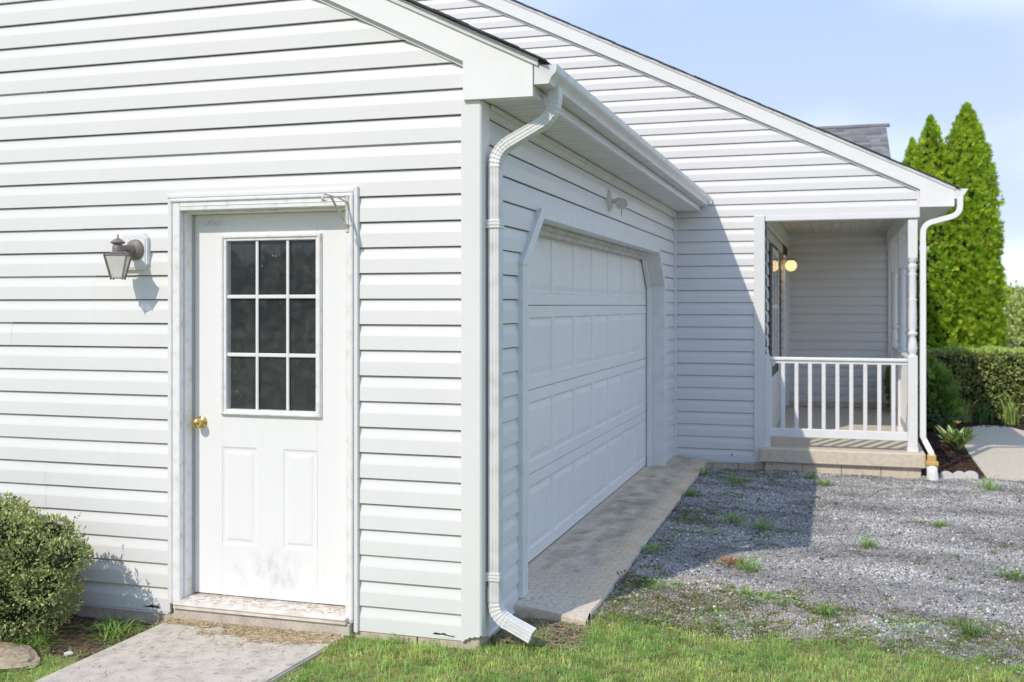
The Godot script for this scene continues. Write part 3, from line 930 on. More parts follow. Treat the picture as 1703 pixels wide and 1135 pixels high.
	b.prism(prof, Vector3(2.7275, 2.66, HZ + 0.0285), X, Vector3.UP, Vector3(0, 0, 0.004))
	part("gutter", b, M.trim, house)
	# far walls that close the house
	bx("wall", Vector3(-11.7, -0.3, -17.0), Vector3(-11.6, 2.75, HZ), M.sheathing, house, 0.0)
	bx("wall", Vector3(-11.7, -0.3, -17.1), Vector3(2.4, 4.6, -17.0), M.sheathing, house, 0.0)
	b = MB.new()
	for k in 4:
		b.box(Vector3(-0.15 + k * 0.27, -0.4, HZ - 0.2), Vector3(0.115 + k * 0.27, -0.004, HZ - 0.012), 0.004)
	part("foundation", b, M.block, house)
	# wing beyond the porch: wall, roof with single shingles
	b = MB.new()
	b.box(Vector3(0.93, -0.3, -11.15), Vector3(2.62, 2.75, -11.02), 0.0)
	b.box(Vector3(2.5, -0.3, -17.0), Vector3(2.62, 2.75, -11.16), 0.0)
	b.prism(PackedVector2Array([Vector2(-11.2, 2.75), Vector2(-14.7, 4.5), Vector2(-17.0, 3.5), Vector2(-17.0, 2.75)]), Vector3(2.3, 0, 0), Vector3(0, 0, 1), Vector3.UP, Vector3(0.09, 0, 0))
	var wing := part("wall", b, M.sheathing, house)
	for k in 22:
		board(wing, Vector3(0, 0.1 + k * E, -11.0), Z, X, 0.955, 2.6)
	bx("corner_trim", Vector3(2.32, 0.17, -11.0), Vector3(2.39, 2.66, -10.96), M.trim, wing, 0.004)
	bx("corner_trim", Vector3(0.945, 0.17, -11.0), Vector3(0.98, 2.66, -10.965), M.trim, wing, 0.004)
	bx("base_trim", Vector3(0.98, 0.17, -11.0), Vector3(2.32, 0.25, -10.975), M.porch, wing, 0.003)
	b = MB.new()
	var up := Vector3(0, 0.46, -1).normalized()
	var slope := Transform3D(Basis(Vector3.RIGHT, Vector3(0, 1, 0.46).normalized(), -up), Vector3(0, 2.89, -10.7))
	b.box(Vector3(-1.0, -0.05, -4.42), Vector3(2.43, -0.004, 0), 0.0, slope)
	b.box(Vector3(-1.0, -0.05, 0), Vector3(2.43, -0.004, 4.0), 0.0, Transform3D(Basis(Vector3.RIGHT, Vector3(0, 1, -0.46).normalized(), Vector3(0, -0.46, -1).normalized() * -1.0).orthonormalized(), Vector3(0, 4.74, -14.72)) * Transform3D(Basis(Vector3.RIGHT, PI), Vector3.ZERO))
	var wroof := part("roof", b, M.sheathing, house)
	b = MB.new()
	for k in 32:
		var x := -0.8 + rng.randf() * 0.15
		while x < 2.44:
			var w := rng.randf_range(0.16, 0.33)
			var g := rng.randf_range(0.13, 0.27)
			b.col = Color(g, g * 0.985, g * 1.0)
			var t := rng.randf_range(0.006, 0.011)
			b.box(Vector3(x, -0.003, -k * 0.138 - 0.16), Vector3(minf(x + w - 0.004, 2.45), t + 0.002 * (k % 2), -k * 0.138), 0.0, slope)
			x += w
	kind(part("shingles", b, M.shingle_grey, wroof), "stuff")
	b = MB.new()
	for k in 11:
		b.col = Color(0.2, 0.2, 0.2) * rng.randf_range(0.8, 1.2)
		b.box(Vector3(-0.8 + k * 0.3, 0.0, -4.5), Vector3(-0.8 + k * 0.3 + 0.31, 0.03 + 0.003 * (k % 2), -4.36), 0.004, slope)
	part("ridge_cap", b, M.shingle_grey, wroof)


func porch(house: Node3D) -> void:
	var p := node("porch", house)
	var X := Vector3.RIGHT
	# slab on its block base
	var b := MB.new()
	b.box(Vector3(0.875, 0.02, -10.98), Vector3(2.465, 0.165, -6.275), 0.01)
	part("porch_slab", b, M.porch, p)
	b = MB.new()
	for k in 4:
		b.box(Vector3(0.93 + k * 0.375, -0.4, -7.0), Vector3(1.3 + k * 0.375, 0.019, -6.325), 0.003)
	b.box(Vector3(2.2, -0.4, -10.95), Vector3(2.42, 0.019, -7.01), 0.003)
	part("porch_base", b, M.porch, p)
	# ceiling and beam
	b = MB.new()
	for k in 11:
		b.box(Vector3(0.93 + k * 0.126, 2.66, -10.98), Vector3(0.93 + k * 0.126 + 0.122, 2.672, -6.48), 0.002)
	b.box(Vector3(0.9, 2.674, -10.98), Vector3(2.4, 2.69, -6.48), 0.0)
	part("ceiling", b, M.porch_ceiling, p)
	bx("beam", Vector3(2.3, 2.45, -10.96), Vector3(2.41, 2.66, -6.475), M.trim, p, 0.004)
	bx("beam", Vector3(0.93, 2.483, -6.472), Vector3(2.41, 2.66, -6.374), M.trim, p, 0.003)
	# wall under the porch roof, with window, shutters and front door
	b = MB.new()
	b.box(Vector3(0.8, -0.2, -7.42), Vector3(0.925, 2.67, HZ - 0.12), 0.0)
	b.box(Vector3(0.8, -0.2, -8.75), Vector3(0.925, 0.95, -7.42), 0.0)
	b.box(Vector3(0.8, 2.25, -8.75), Vector3(0.925, 2.67, -7.42), 0.0)
	b.box(Vector3(0.8, -0.2, -11.0), Vector3(0.925, 2.67, -8.75), 0.0)
	var wall := part("wall", b, M.sheathing, p)
	var F := Vector3.FORWARD
	for k in 20:
		var y := 0.17 + k * E
		var o := Vector3(0.938, y, 0)
		if y + E < 0.93 or y > 2.27:
			board(wall, o, X, F, 6.46, 9.86)
		else:
			board(wall, o, X, F, 6.46, 7.4)
			board(wall, o, X, F, 8.77, 9.86)
		board(wall, o, X, F, 10.9, 10.97)
	bx("frieze_trim", Vector3(0.93, 2.45, -10.97), Vector3(0.96, 2.655, -6.48), M.trim, wall, 0.004)
	for z in [-6.86, -8.83]:
		b = MB.new()
		b.box(Vector3(0.94, 0.93, z - 0.36), Vector3(0.952, 2.29, z), 0.004)
		for j in 18:
			b.box(Vector3(0.95, 0.99 + j * 0.07, z - 0.32), Vector3(0.957, 1.03 + j * 0.07, z - 0.04), 0.004)
		part("shutter", b, M.shutter, p)
	var win := node("window", p)
	b = MB.new()
	for q in [[-7.47, -7.4, 0.93, 2.28], [-8.77, -8.7, 0.93, 2.28], [-8.7, -7.47, 2.21, 2.28], [-8.7, -7.47, 0.93, 1.0]]:
		b.box(Vector3(0.86, q[2], q[0] if q[0] < q[1] else q[1]), Vector3(0.947, q[3], q[1] if q[0] < q[1] else q[0]), 0.004)
	b.box(Vector3(0.88, 1.58, -8.7), Vector3(0.945, 1.63, -7.47), 0.004)
	b.box(Vector3(0.88, 1.0, -8.12), Vector3(0.944, 2.21, -8.06), 0.004)
	part("window_frame", b, M.trim, win)
	for q in [[-8.7, -8.12, 1.63, 2.21], [-8.06, -7.47, 1.63, 2.21], [-8.7, -8.12, 1.0, 1.58], [-8.06, -7.47, 1.0, 1.58]]:
		b = MB.new()
		b.quado(Vector3(0.942, q[2], q[0]), Vector3(0.942, q[2], q[1]), Vector3(0.942, q[3], q[1]), Vector3(0.942, q[3], q[0]), X)
		part("pane", b, M.glass, win)
	bx("blind", Vector3(0.82, 1.0, -8.7), Vector3(0.83, 2.2, -7.47), M.shutter, win, 0.0)
	var fd := node("front_door", p)
	bx("door_casing", Vector3(0.93, 0.17, -9.96), Vector3(0.968, 2.3, -9.87), M.trim, fd, 0.004)
	bx("door_casing", Vector3(0.93, 0.17, -10.88), Vector3(0.968, 2.3, -10.8), M.trim, fd, 0.004)
	bx("door_casing", Vector3(0.93, 2.2, -10.8), Vector3(0.9675, 2.3, -9.96), M.trim, fd, 0.004)
	b = MB.new()
	b.box(Vector3(0.926, 0.18, -10.8), Vector3(0.945, 2.2, -9.96), 0.0)
	for y in [0.3, 0.85, 1.4]:
		for z in [-10.7, -10.33]:
			raised(b, Vector3(0.9455, y, z + 0.28), Vector3(0, 0, -0.28), Vector3(0, 0.45, 0), X, [[0.0, 0.0], [0.02, 0.008], [0.03, 0.008]])
	part("door_slab", b, M.trim, fd)


# ---------- things fixed to the house ----------
func fixtures() -> void:
	downspouts()
	lantern()
	flood()
	globe()
	bracket()
	porch_things()


func ribbed(w: float, h: float) -> PackedVector2Array:
	# corrugated rectangle
	var out := PackedVector2Array()
	var side := func(a: Vector2, b: Vector2, inw: Vector2) -> void:
		out.append(a.lerp(b, 0.06))
		for k in 3:
			var t := 0.2 + k * 0.3
			out.append(a.lerp(b, t - 0.07))
			out.append(a.lerp(b, t - 0.035) + inw * 0.003)
			out.append(a.lerp(b, t + 0.035) + inw * 0.003)
			out.append(a.lerp(b, t + 0.07))
		out.append(a.lerp(b, 0.94))
	var x := w * 0.5
	var y := h * 0.5
	side.call(Vector2(-x, -y), Vector2(x, -y), Vector2(0, 1))
	side.call(Vector2(x, -y), Vector2(x, y), Vector2(-1, 0))
	side.call(Vector2(x, y), Vector2(-x, y), Vector2(0, -1))
	side.call(Vector2(-x, y), Vector2(-x, -y), Vector2(1, 0))
	return out


func bend(corners: Array, r: float, steps: int) -> Array:
	# polyline with rounded, crimped corners: [path, scales]
	var path := PackedVector3Array([corners[0]])
	var sc := PackedFloat32Array([1.0])
	for i in range(1, corners.size() - 1):
		var p: Vector3 = corners[i]
		var a: Vector3 = (corners[i - 1] - p).normalized() * r
		var b: Vector3 = (corners[i + 1] - p).normalized() * r
		for k in steps + 1:
			var t := k / float(steps)
			path.append((p + a).lerp(p, t).lerp(p.lerp(p + b, t), t))
			sc.append(1.02 if k % 2 == 0 else 0.95)
	path.append(corners[-1])
	sc.append(1.0)
	return [path, sc]


func downspouts() -> void:
	var t := thing("downspout", "ribbed white metal downspout at the near garage corner, with crimped elbows and open outlet", "downspout", Vector3(0.05, 0.0, -0.085))
	var sec := ribbed(0.072, 0.056)
	var Zs := Vector3.BACK
	var q := bend([Vector3(0.285, 2.668, -0.05), Vector3(0.285, 2.53, -0.05), Vector3(0.0, 2.365, 0.0), Vector3(0.0, 2.1, 0.0)], 0.085, 15)
	var b := MB.new()
	b.sweep(q[0], ribbed(0.073, 0.057), Zs, q[1], false)
	part("elbow", b, M.alum, t)
	b = MB.new()
	b.sweep(PackedVector3Array([Vector3(0, 2.14, 0), Vector3(0, 0.2, 0)]), sec, Zs, PackedFloat32Array(), false)
	part("pipe", b, M.alum, t)
	q = bend([Vector3(0.0, 0.26, 0.0), Vector3(0.0, 0.115, 0.0), Vector3(0.19, 0.035, 0.015)], 0.075, 13)
	b = MB.new()
	b.sweep(q[0], ribbed(0.077, 0.06), Zs, q[1], false)
	part("outlet_elbow", b, M.alum, t)
	for y in [1.99, 0.285]:
		b = MB.new()
		for k in [[0.0, 0.0], [0.014, 0.0015], [0.028, 0.0]]:
			b.box(Vector3(-0.05, y + k[0], -0.042 - k[1]), Vector3(0.033 + k[1], y + k[0] + 0.014, 0.042 + k[1]), 0.003)
		part("strap", b, M.alum, t)
	# second one, by the porch
	t = thing("downspout", "white downspout with amber coupling at the porch post, draining into a buried white pipe", "downspout", Vector3(2.438, 0, -6.28))
	b = MB.new()
	var flat := PackedVector2Array([Vector2(-0.036, -0.022), Vector2(-0.032, -0.026), Vector2(0.032, -0.026), Vector2(0.036, -0.022), Vector2(0.036, 0.022), Vector2(0.032, 0.026), Vector2(-0.032, 0.026), Vector2(-0.036, 0.022)])
	q = bend([Vector3(0.337, 2.67, -0.01), Vector3(0.337, 2.5, -0.01), Vector3(0.0, 2.41, 0.0), Vector3(0.0, 2.2, 0.0)], 0.09, 9)
	var smooth_scale := PackedFloat32Array()
	b.sweep(q[0], flat, Zs, smooth_scale, false)
	part("elbow", b, M.pvc, t)
	b = MB.new()
	b.sweep(PackedVector3Array([Vector3(0, 2.22, 0), Vector3(0, 0.33, 0)]), flat, Zs, PackedFloat32Array([1.05, 1.05]), true)
	part("pipe", b, M.pvc, t)
	b = MB.new()
	b.sweep(PackedVector3Array([Vector3(0.0, 0.38, 0.0), Vector3(0.0, 0.335, 0.0), Vector3(0.015, 0.3, 0.0), Vector3(0.07, 0.19, 0.05), Vector3(0.08, 0.14, 0.05)]), flat, Zs, smooth_scale, false)
	part("elbow", b, M.pvc, t)
	bx("coupling", Vector3(0.035, 0.095, 0.005), Vector3(0.115, 0.17, 0.09), M.amber, t, 0.008)
	bx("coupling", Vector3(0.026, 0.065, -0.002), Vector3(0.136, 0.105, 0.1), M.amber, t, 0.006)
	b = MB.new()
	b.lathe(PackedVector2Array([Vector2(0.054, -0.25), Vector2(0.054, -0.02), Vector2(0.05, -0.01), Vector2(0.05, 0.066), Vector2(0.0, 0.068)]), Transform3D(Basis(Vector3.FORWARD, -0.06), Vector3(0.082, 0, 0.048)), 20)
	part("drain_pipe", b, M.pvc, t)
	bx("strap", Vector3(-0.03, 2.16, -0.04), Vector3(0.055, 2.2, -0.03), M.pvc, t, 0.003)


func lantern() -> void:
	var t := thing("wall_lantern", "small bronze carriage lantern with cloudy tapered glass on a white mounting block", "lamp", Vector3(-1.935, 1.9, 0.0))
	# white vinyl mounting block with clipped corners
	var b := MB.new()
	b.prism(PackedVector2Array([Vector2(-0.085, -0.092), Vector2(0.055, -0.092), Vector2(0.083, -0.062), Vector2(0.083, 0.078), Vector2(0.06, 0.1), Vector2(-0.06, 0.1), Vector2(-0.085, 0.078)]), Vector3(0, 0, -0.012), Vector3.RIGHT, Vector3.UP, Vector3(0, 0, 0.034))
	b.prism(PackedVector2Array([Vector2(-0.075, -0.082), Vector2(0.05, -0.082), Vector2(0.073, -0.058), Vector2(0.073, 0.072), Vector2(0.055, 0.09), Vector2(-0.055, 0.09), Vector2(-0.075, 0.072)]), Vector3(0, 0, 0.021), Vector3.RIGHT, Vector3.UP, Vector3(0, 0, 0.006))
	part("mounting_block", b, M.trim, t)
	b = MB.new()
	b.lathe(PackedVector2Array([Vector2(0.056, 0.0), Vector2(0.054, 0.01), Vector2(0.048, 0.018), Vector2(0.036, 0.023), Vector2(0.034, 0.028), Vector2(0.0, 0.03)]), Transform3D(Basis(Vector3.RIGHT, PI / 2), Vector3(0.014, 0.012, 0.0268)), 26)
	part("back_plate", b, M.bronze, t)
	b = MB.new()
	var ring := PackedVector2Array()
	for k in 10:
		ring.append(Vector2(cos(k * TAU / 10), sin(k * TAU / 10)) * 0.02)
	b.sweep(PackedVector3Array([Vector3(0.014, 0.012, 0.04), Vector3(0.012, 0.016, 0.075), Vector3(0.005, 0.016, 0.1), Vector3(0.0, 0.012, 0.13)]), ring, Vector3.RIGHT, PackedFloat32Array([1.4, 1.1, 0.9, 0.9]))
	part("arm", b, M.bronze, t)
	var c := Vector3(0.0, 0.0, 0.15)
	b = MB.new()
	b.lathe(PackedVector2Array([Vector2(0.027, -0.008), Vector2(0.028, 0.0), Vector2(0.028, 0.026), Vector2(0.02, 0.03), Vector2(0.026, 0.036), Vector2(0.037, 0.042), Vector2(0.035, 0.048), Vector2(0.022, 0.058), Vector2(0.008, 0.066), Vector2(0.004, 0.07), Vector2(0.004, 0.076), Vector2(0.0055, 0.079), Vector2(0.004, 0.083), Vector2(0.001, 0.088), Vector2(0.0, 0.09)]), Transform3D(Basis(), c), 22)
	part("cap", b, M.bronze, t)
	# cage: stepped top, four raked bars with ball feet, turned a little on its arm
	var turn := Transform3D(Basis(Vector3.UP, 0.42), c)
	b = MB.new()
	b.box(Vector3(-0.034, -0.017, -0.034), Vector3(0.034, -0.006, 0.034), 0.003, turn)
	b.box(Vector3(-0.056, -0.028, -0.056), Vector3(0.056, -0.0175, 0.056), 0.004, turn)
	var tp := 0.056
	var bp := 0.029
	for sx in [-1.0, 1.0]:
		for sz in [-1.0, 1.0]:
			var a: Vector3 = turn * Vector3(sx * tp, -0.02, sz * tp)
			var e: Vector3 = turn * Vector3(sx * bp, -0.142, sz * bp)
			b.sweep(PackedVector3Array([a, e, e + Vector3(0, -0.008, 0)]), PackedVector2Array([Vector2(-0.003, -0.003), Vector2(0.003, -0.003), Vector2(0.003, 0.003), Vector2(-0.003, 0.003)]), Vector3.RIGHT, PackedFloat32Array([1.2, 1.1, 0.9]))
			b.lathe(PackedVector2Array([Vector2(0.0, -0.005), Vector2(0.004, 0.0), Vector2(0.0, 0.006)]), Transform3D(Basis(), a + Vector3(0, 0.002, 0)), 8)
	for s in [-1.0, 1.0]:
		b.box(Vector3(-bp, -0.143, s * bp - 0.002), Vector3(bp, -0.138, s * bp + 0.002), 0.001, turn)
		b.box(Vector3(s * bp - 0.002, -0.1432, -bp), Vector3(s * bp + 0.002, -0.1382, bp), 0.001, turn)
	part("cage", b, M.bronze, t)
	for k in 4:
		b = MB.new()
		var r := turn * Transform3D(Basis(Vector3.UP, k * PI / 2), Vector3.ZERO)
		b.quado(r * Vector3(-tp + 0.003, -0.027, tp - 0.003), r * Vector3(tp - 0.003, -0.027, tp - 0.003), r * Vector3(bp - 0.002, -0.139, bp - 0.002), r * Vector3(-bp + 0.002, -0.139, bp - 0.002), r.basis * Vector3(0, 0, 1))
		part("pane", b, M.cloudy, t)
	b = MB.new()
	b.lathe(PackedVector2Array([Vector2(0.0, -0.108), Vector2(0.014, -0.104), Vector2(0.024, -0.092), Vector2(0.027, -0.078), Vector2(0.022, -0.06), Vector2(0.013, -0.045), Vector2(0.012, -0.02)]), Transform3D(Basis(), c), 16)
	part("bulb", b, M.bulb, t)


func flood() -> void:
	var t := thing("flood_light", "cream outdoor flood light on an oval plate under the garage eave", "lamp", Vector3(0.0, 2.405, -3.0))
	var b := MB.new()
	var oval := PackedVector2Array()
	for k in 24:
		oval.append(Vector2(cos(k * TAU / 24) * 0.068, sin(k * TAU / 24) * 0.08))
	b.prism(oval, Vector3(-0.012, 0, 0), Vector3.FORWARD, Vector3.UP, Vector3(0.03, 0, 0))
	var o2 := PackedVector2Array()
	for q in oval:
		o2.append(q * 0.78)
	b.prism(o2, Vector3(0.018, 0, 0), Vector3.FORWARD, Vector3.UP, Vector3(0.008, 0, 0))
	part("mounting_plate", b, M.plastic, t)
	var ring := PackedVector2Array()
	for k in 12:
		ring.append(Vector2(cos(k * TAU / 12), sin(k * TAU / 12)) * 0.016)
	b = MB.new()
	b.sweep(PackedVector3Array([Vector3(0.02, -0.005, -0.01), Vector3(0.05, -0.003, -0.015), Vector3(0.075, -0.01, -0.018)]), ring, Vector3.BACK, PackedFloat32Array([1.2, 0.9, 1.0]))
	part("knuckle", b, M.plastic, t)
	var hd := Transform3D(Basis(Quaternion(Vector3.UP, Vector3(0.5, -0.38, 0.72).normalized())), Vector3(0.07, -0.008, -0.02))
	b = MB.new()
	b.lathe(PackedVector2Array([Vector2(0.0, -0.03), Vector2(0.022, -0.028), Vector2(0.03, -0.01), Vector2(0.036, 0.02), Vector2(0.046, 0.05), Vector2(0.047, 0.062), Vector2(0.042, 0.062), Vector2(0.039, 0.052)]), hd, 24)
	part("lamp_head", b, M.plastic, t)
	b = MB.new()
	b.lathe(PackedVector2Array([Vector2(0.04, 0.052), Vector2(0.03, 0.056), Vector2(0.0, 0.059)]), hd, 20)
	part("lens", b, M.lens, t)
	b = MB.new()
	b.sweep(PackedVector3Array([Vector3(0.09, -0.045, -0.02), Vector3(0.092, -0.08, -0.021), Vector3(0.09, -0.12, -0.019)]), PackedVector2Array([Vector2(-0.002, -0.002), Vector2(0.002, -0.002), Vector2(0.002, 0.002), Vector2(-0.002, 0.002)]), Vector3.BACK, PackedFloat32Array())
	part("pull_cord", b, M.shutter, t)


func globe() -> void:
	var t := thing("globe_light", "lit round globe light on the porch wall beside the front door", "lamp", Vector3(0.94, 2.145, -9.62))
	var b := MB.new()
	b.lathe(PackedVector2Array([Vector2(0.055, 0.0), Vector2(0.053, 0.012), Vector2(0.02, 0.02), Vector2(0.0, 0.021)]), Transform3D(Basis(Vector3.FORWARD, PI / 2), Vector3(0.0, 0.085, 0)), 18)
	b.box(Vector3(0.01, 0.078, -0.012), Vector3(0.15, 0.094, 0.012), 0.003)
	b.box(Vector3(0.065, 0.066, -0.05), Vector3(0.165, 0.086, 0.05), 0.006)
	part("bracket", b, M.bronze, t)
	b = MB.new()
	var pr := PackedVector2Array()
	for k in 15:
		var a := -PI / 2 + PI * k / 14.0
		pr.append(Vector2(cos(a) * 0.075 if k > 0 and k < 14 else 0.0, sin(a) * 0.075))
	b.lathe(pr, Transform3D(Basis(), Vector3(0.115, 0, 0)), 24)
	part("glass_globe", b, M.globe, t)
	var l := OmniLight3D.new()
	l.name = "globe_lamp_light"
	l.light_color = Color(1.0, 0.78, 0.5)
	l.light_energy = 0.012
	l.light_size = 0.07
	l.omni_range = 8.0
	l.omni_attenuation = 2.0
	l.shadow_enabled = true
	add_child(l)
	l.position = Vector3(1.055, 2.145, -9.62)


func bracket() -> void:
	var t := thing("plant_hanger", "scrolled white metal plant hook screwed to the corner of the side door casing", "plant hook", Vector3(-0.69, 2.1, 0.018))
	var sec := PackedVector2Array([Vector2(-0.006, -0.002), Vector2(0.006, -0.002), Vector2(0.006, 0.002), Vector2(-0.006, 0.002)])
	var b := MB.new()
	b.box(Vector3(-0.008, -0.12, 0.0), Vector3(0.008, 0.06, 0.005), 0.002)
	part("wall_plate", b, M.hook, t)
	b = MB.new()
	var arm := PackedVector3Array([Vector3(0, 0.03, 0.004), Vector3(-0.01, 0.045, 0.08), Vector3(-0.02, 0.05, 0.2)])
	for k in 11:
		var a := k * 0.42
		arm.append(Vector3(-0.022, 0.034 + 0.017 * cos(a), 0.2 + 0.004 + 0.02 * sin(a)))
	b.sweep(arm, sec, Vector3.RIGHT, PackedFloat32Array())
	part("arm", b, M.hook, t)
	b = MB.new()
	b.sweep(PackedVector3Array([Vector3(0, -0.1, 0.005), Vector3(-0.005, -0.06, 0.03), Vector3(-0.012, 0.0, 0.1), Vector3(-0.015, 0.03, 0.13), Vector3(-0.016, 0.044, 0.15)]), sec, Vector3.RIGHT, PackedFloat32Array())
	part("brace", b, M.hook, t)


func porch_things() -> void:
	# turned posts
	var first: Node3D
	var spots := [[-6.42, "white turned porch post at the near corner, beside the downspout"], [-8.2, "white turned porch post in the middle of the row, behind the corner post"], [-9.98, "white turned porch post farthest back, nearest the end wall of the porch"]]
	for i in 3:
		if i == 0:
			first = thing("porch_post", spots[0][1], "post", Vector3(2.352, 0.165, spots[0][0]), "turned posts of the porch")
			var b := MB.new()
			b.box(Vector3(-0.052, 0.0, -0.052), Vector3(0.052, 0.05, 0.052), 0.004)
			b.box(Vector3(-0.046, 0.05, -0.046), Vector3(0.046, 0.94, 0.046), 0.005)
			part("base_block", b, M.trim, first)
			b = MB.new()
			b.lathe(PackedVector2Array([Vector2(0.048, 0.938), Vector2(0.048, 0.955), Vector2(0.03, 0.968), Vector2(0.042, 0.99), Vector2(0.046, 1.03), Vector2(0.038, 1.1), Vector2(0.029, 1.15), Vector2(0.046, 1.162), Vector2(0.046, 1.185), Vector2(0.029, 1.2), Vector2(0.04, 1.225), Vector2(0.04, 1.4), Vector2(0.036, 1.5), Vector2(0.044, 1.51), Vector2(0.033, 1.53), Vector2(0.036, 1.6), Vector2(0.034, 1.75), Vector2(0.044, 1.765), Vector2(0.029, 1.785), Vector2(0.043, 1.83), Vector2(0.043, 1.86), Vector2(0.028, 1.878), Vector2(0.047, 1.892), Vector2(0.047, 1.925)]), Transform3D(), 24)
			part("turned_shaft", b, M.trim, first)
			bx("top_block", Vector3(-0.045, 1.92, -0.045), Vector3(0.045, 2.315, 0.045), M.trim, first, 0.005)
		else:
			var o: Node3D = first.duplicate()
			o.name = "porch_post"
			add_child(o, true)
			o.position = Vector3(2.352, 0.165, spots[i][0])
			o.get_node("top_block").position.y = -0.03
			o.set_meta("label", spots[i][1])
	# railing across the near end
	var t := thing("porch_railing", "white porch railing with nine square balusters facing the gravel driveway", "railing", Vector3(0.95, 0.165, -6.41), "porch railings")
	var b := MB.new()
	b.box(Vector3(0.0, 0.885, -0.035), Vector3(1.357, 0.925, 0.035), 0.012)
	b.box(Vector3(0.0, 0.86, -0.018), Vector3(1.357, 0.884, 0.018), 0.003)
	part("top_rail", b, M.trim, t)
	bx("bottom_rail", Vector3(0.0, 0.105, -0.022), Vector3(1.357, 0.195, 0.022), M.trim, t, 0.006)
	for k in 9:
		bx("baluster", Vector3(0.135 + k * 0.1335, 0.19, -0.0195), Vector3(0.174 + k * 0.1335, 0.861, 0.0195), M.trim, t, 0.004)
	b = MB.new()
	b.prism(PackedVector2Array([Vector2(-0.025, 0.001), Vector2(0.03, 0.001), Vector2(0.03, 0.92), Vector2(0.022, 0.95), Vector2(0.002, 0.962), Vector2(-0.018, 0.95), Vector2(-0.025, 0.92)]), Vector3(0.0, 0, 0.036), Vector3.RIGHT, Vector3.UP, Vector3(0, 0, 0.03))
	part("newel", b, M.trim, t)
	bx("newel", Vector3(0.0, 0.1, -0.03), Vector3(0.04, 0.86, 0.0355), M.trim, t, 0.003)
	# railings along the front, between the posts
	var ends := [[-6.47, -8.15, "white porch railing seen end on between corner post and middle post"], [-8.25, -9.93, "white porch railing seen end on between middle post and farthest post"]]
	for e in ends:
		var l: float = e[0] - e[1]
		t = thing("porch_railing", e[2], "railing", Vector3(2.352, 0.165, e[0]), "porch railings")
		b = MB.new()
		b.box(Vector3(-0.035, 0.885, -l), Vector3(0.035, 0.925, 0.0), 0.012)
		part("top_rail", b, M.trim, t)
		bx("bottom_rail", Vector3(-0.022, 0.105, -l), Vector3(0.022, 0.195, 0.0), M.trim, t, 0.006)
		for k in 12:
			bx("baluster", Vector3(-0.0195, 0.19, -0.135 - k * 0.131), Vector3(0.0195, 0.886, -0.096 - k * 0.131), M.trim, t, 0.004)
	# hook in the ceiling
	t = thing("ceiling_hook", "white screw hook hanging from the porch ceiling", "hook", Vector3(1.62, 2.66, -8.99))
	b = MB.new()
	var path := PackedVector3Array([Vector3(0, 0, 0), Vector3(0, -0.03, 0)])
	for k in 10:
		var a := k * 0.48
		path.append(Vector3(0.028 - 0.028 * cos(a), -0.035 - 0.03 * sin(a), 0))
	b.sweep(path, PackedVector2Array([Vector2(-0.007, -0.007), Vector2(0.007, -0.007), Vector2(0.007, 0.007), Vector2(-0.007, 0.007)]), Vector3.BACK, PackedFloat32Array())
	part("hook", b, M.pvc, t)
	b = MB.new()
	b.lathe(PackedVector2Array([Vector2(0.022, -0.008), Vector2(0.022, 0.0), Vector2(0.0, 0.0)]), Transform3D(), 12)
	part("rosette", b, M.pvc, t)


# ---------- ground ----------
var gn := FastNoiseLite.new()
var en := FastNoiseLite.new()


func gy(x: float, z: float) -> float:
	var rise := 0.048 * smoothstep(1.2, 0.35, x) * smoothstep(-1.95, -1.5, x) * smoothstep(-6.6, -5.0, z)
	return -0.088 + rise + 0.014 * gn.get_noise_2d(x * 1.3, z * 1.3) + 0.006 * gn.get_noise_2d(x * 6.0 + 40.0, z * 6.0)


func gravel_edge(x: float) -> float:
	return -0.74 + 0.16 * en.get_noise_2d(x * 1.6, 3.0) + 0.06 * en.get_noise_2d(x * 7.0, 9.0)


func in_gravel(x: float, z: float) -> bool:
	if x < 0.16 or z > gravel_edge(x) + 0.2 or z < -6.55:
		return false
	if x < 0.38 and z < -0.52 and z > -6.1:
		return false
	return true


func sheet(called: String, x0: float, x1: float, z0: float, z1: float, step: float, up: float, inside: Callable, m: Material) -> MeshInstance3D:
	var b := MB.new()
	var nx := int((x1 - x0) / step)
	var nz := int((z1 - z0) / step)
	for i in nx:
		for j in nz:
			var x := x0 + i * step
			var z := z0 + j * step
			if not inside.call(x + step * 0.5, z + step * 0.5):
				continue
			var lift := func(px: float, pz: float) -> float:
				if called != "driveway":
					return up
				return lerpf(-0.012, up, smoothstep(0.1, -0.12, pz - gravel_edge(px)))
			var p := Vector3(x, gy(x, z) + lift.call(x, z), z)
			var q := Vector3(x + step, gy(x + step, z) + lift.call(x + step, z), z)
			var r := Vector3(x + step, gy(x + step, z + step) + lift.call(x + step, z + step), z + step)
			var s := Vector3(x, gy(x, z + step) + lift.call(x, z + step), z + step)
			b.quado(p, s, r, q, Vector3.UP)
	return part(called, b, m)


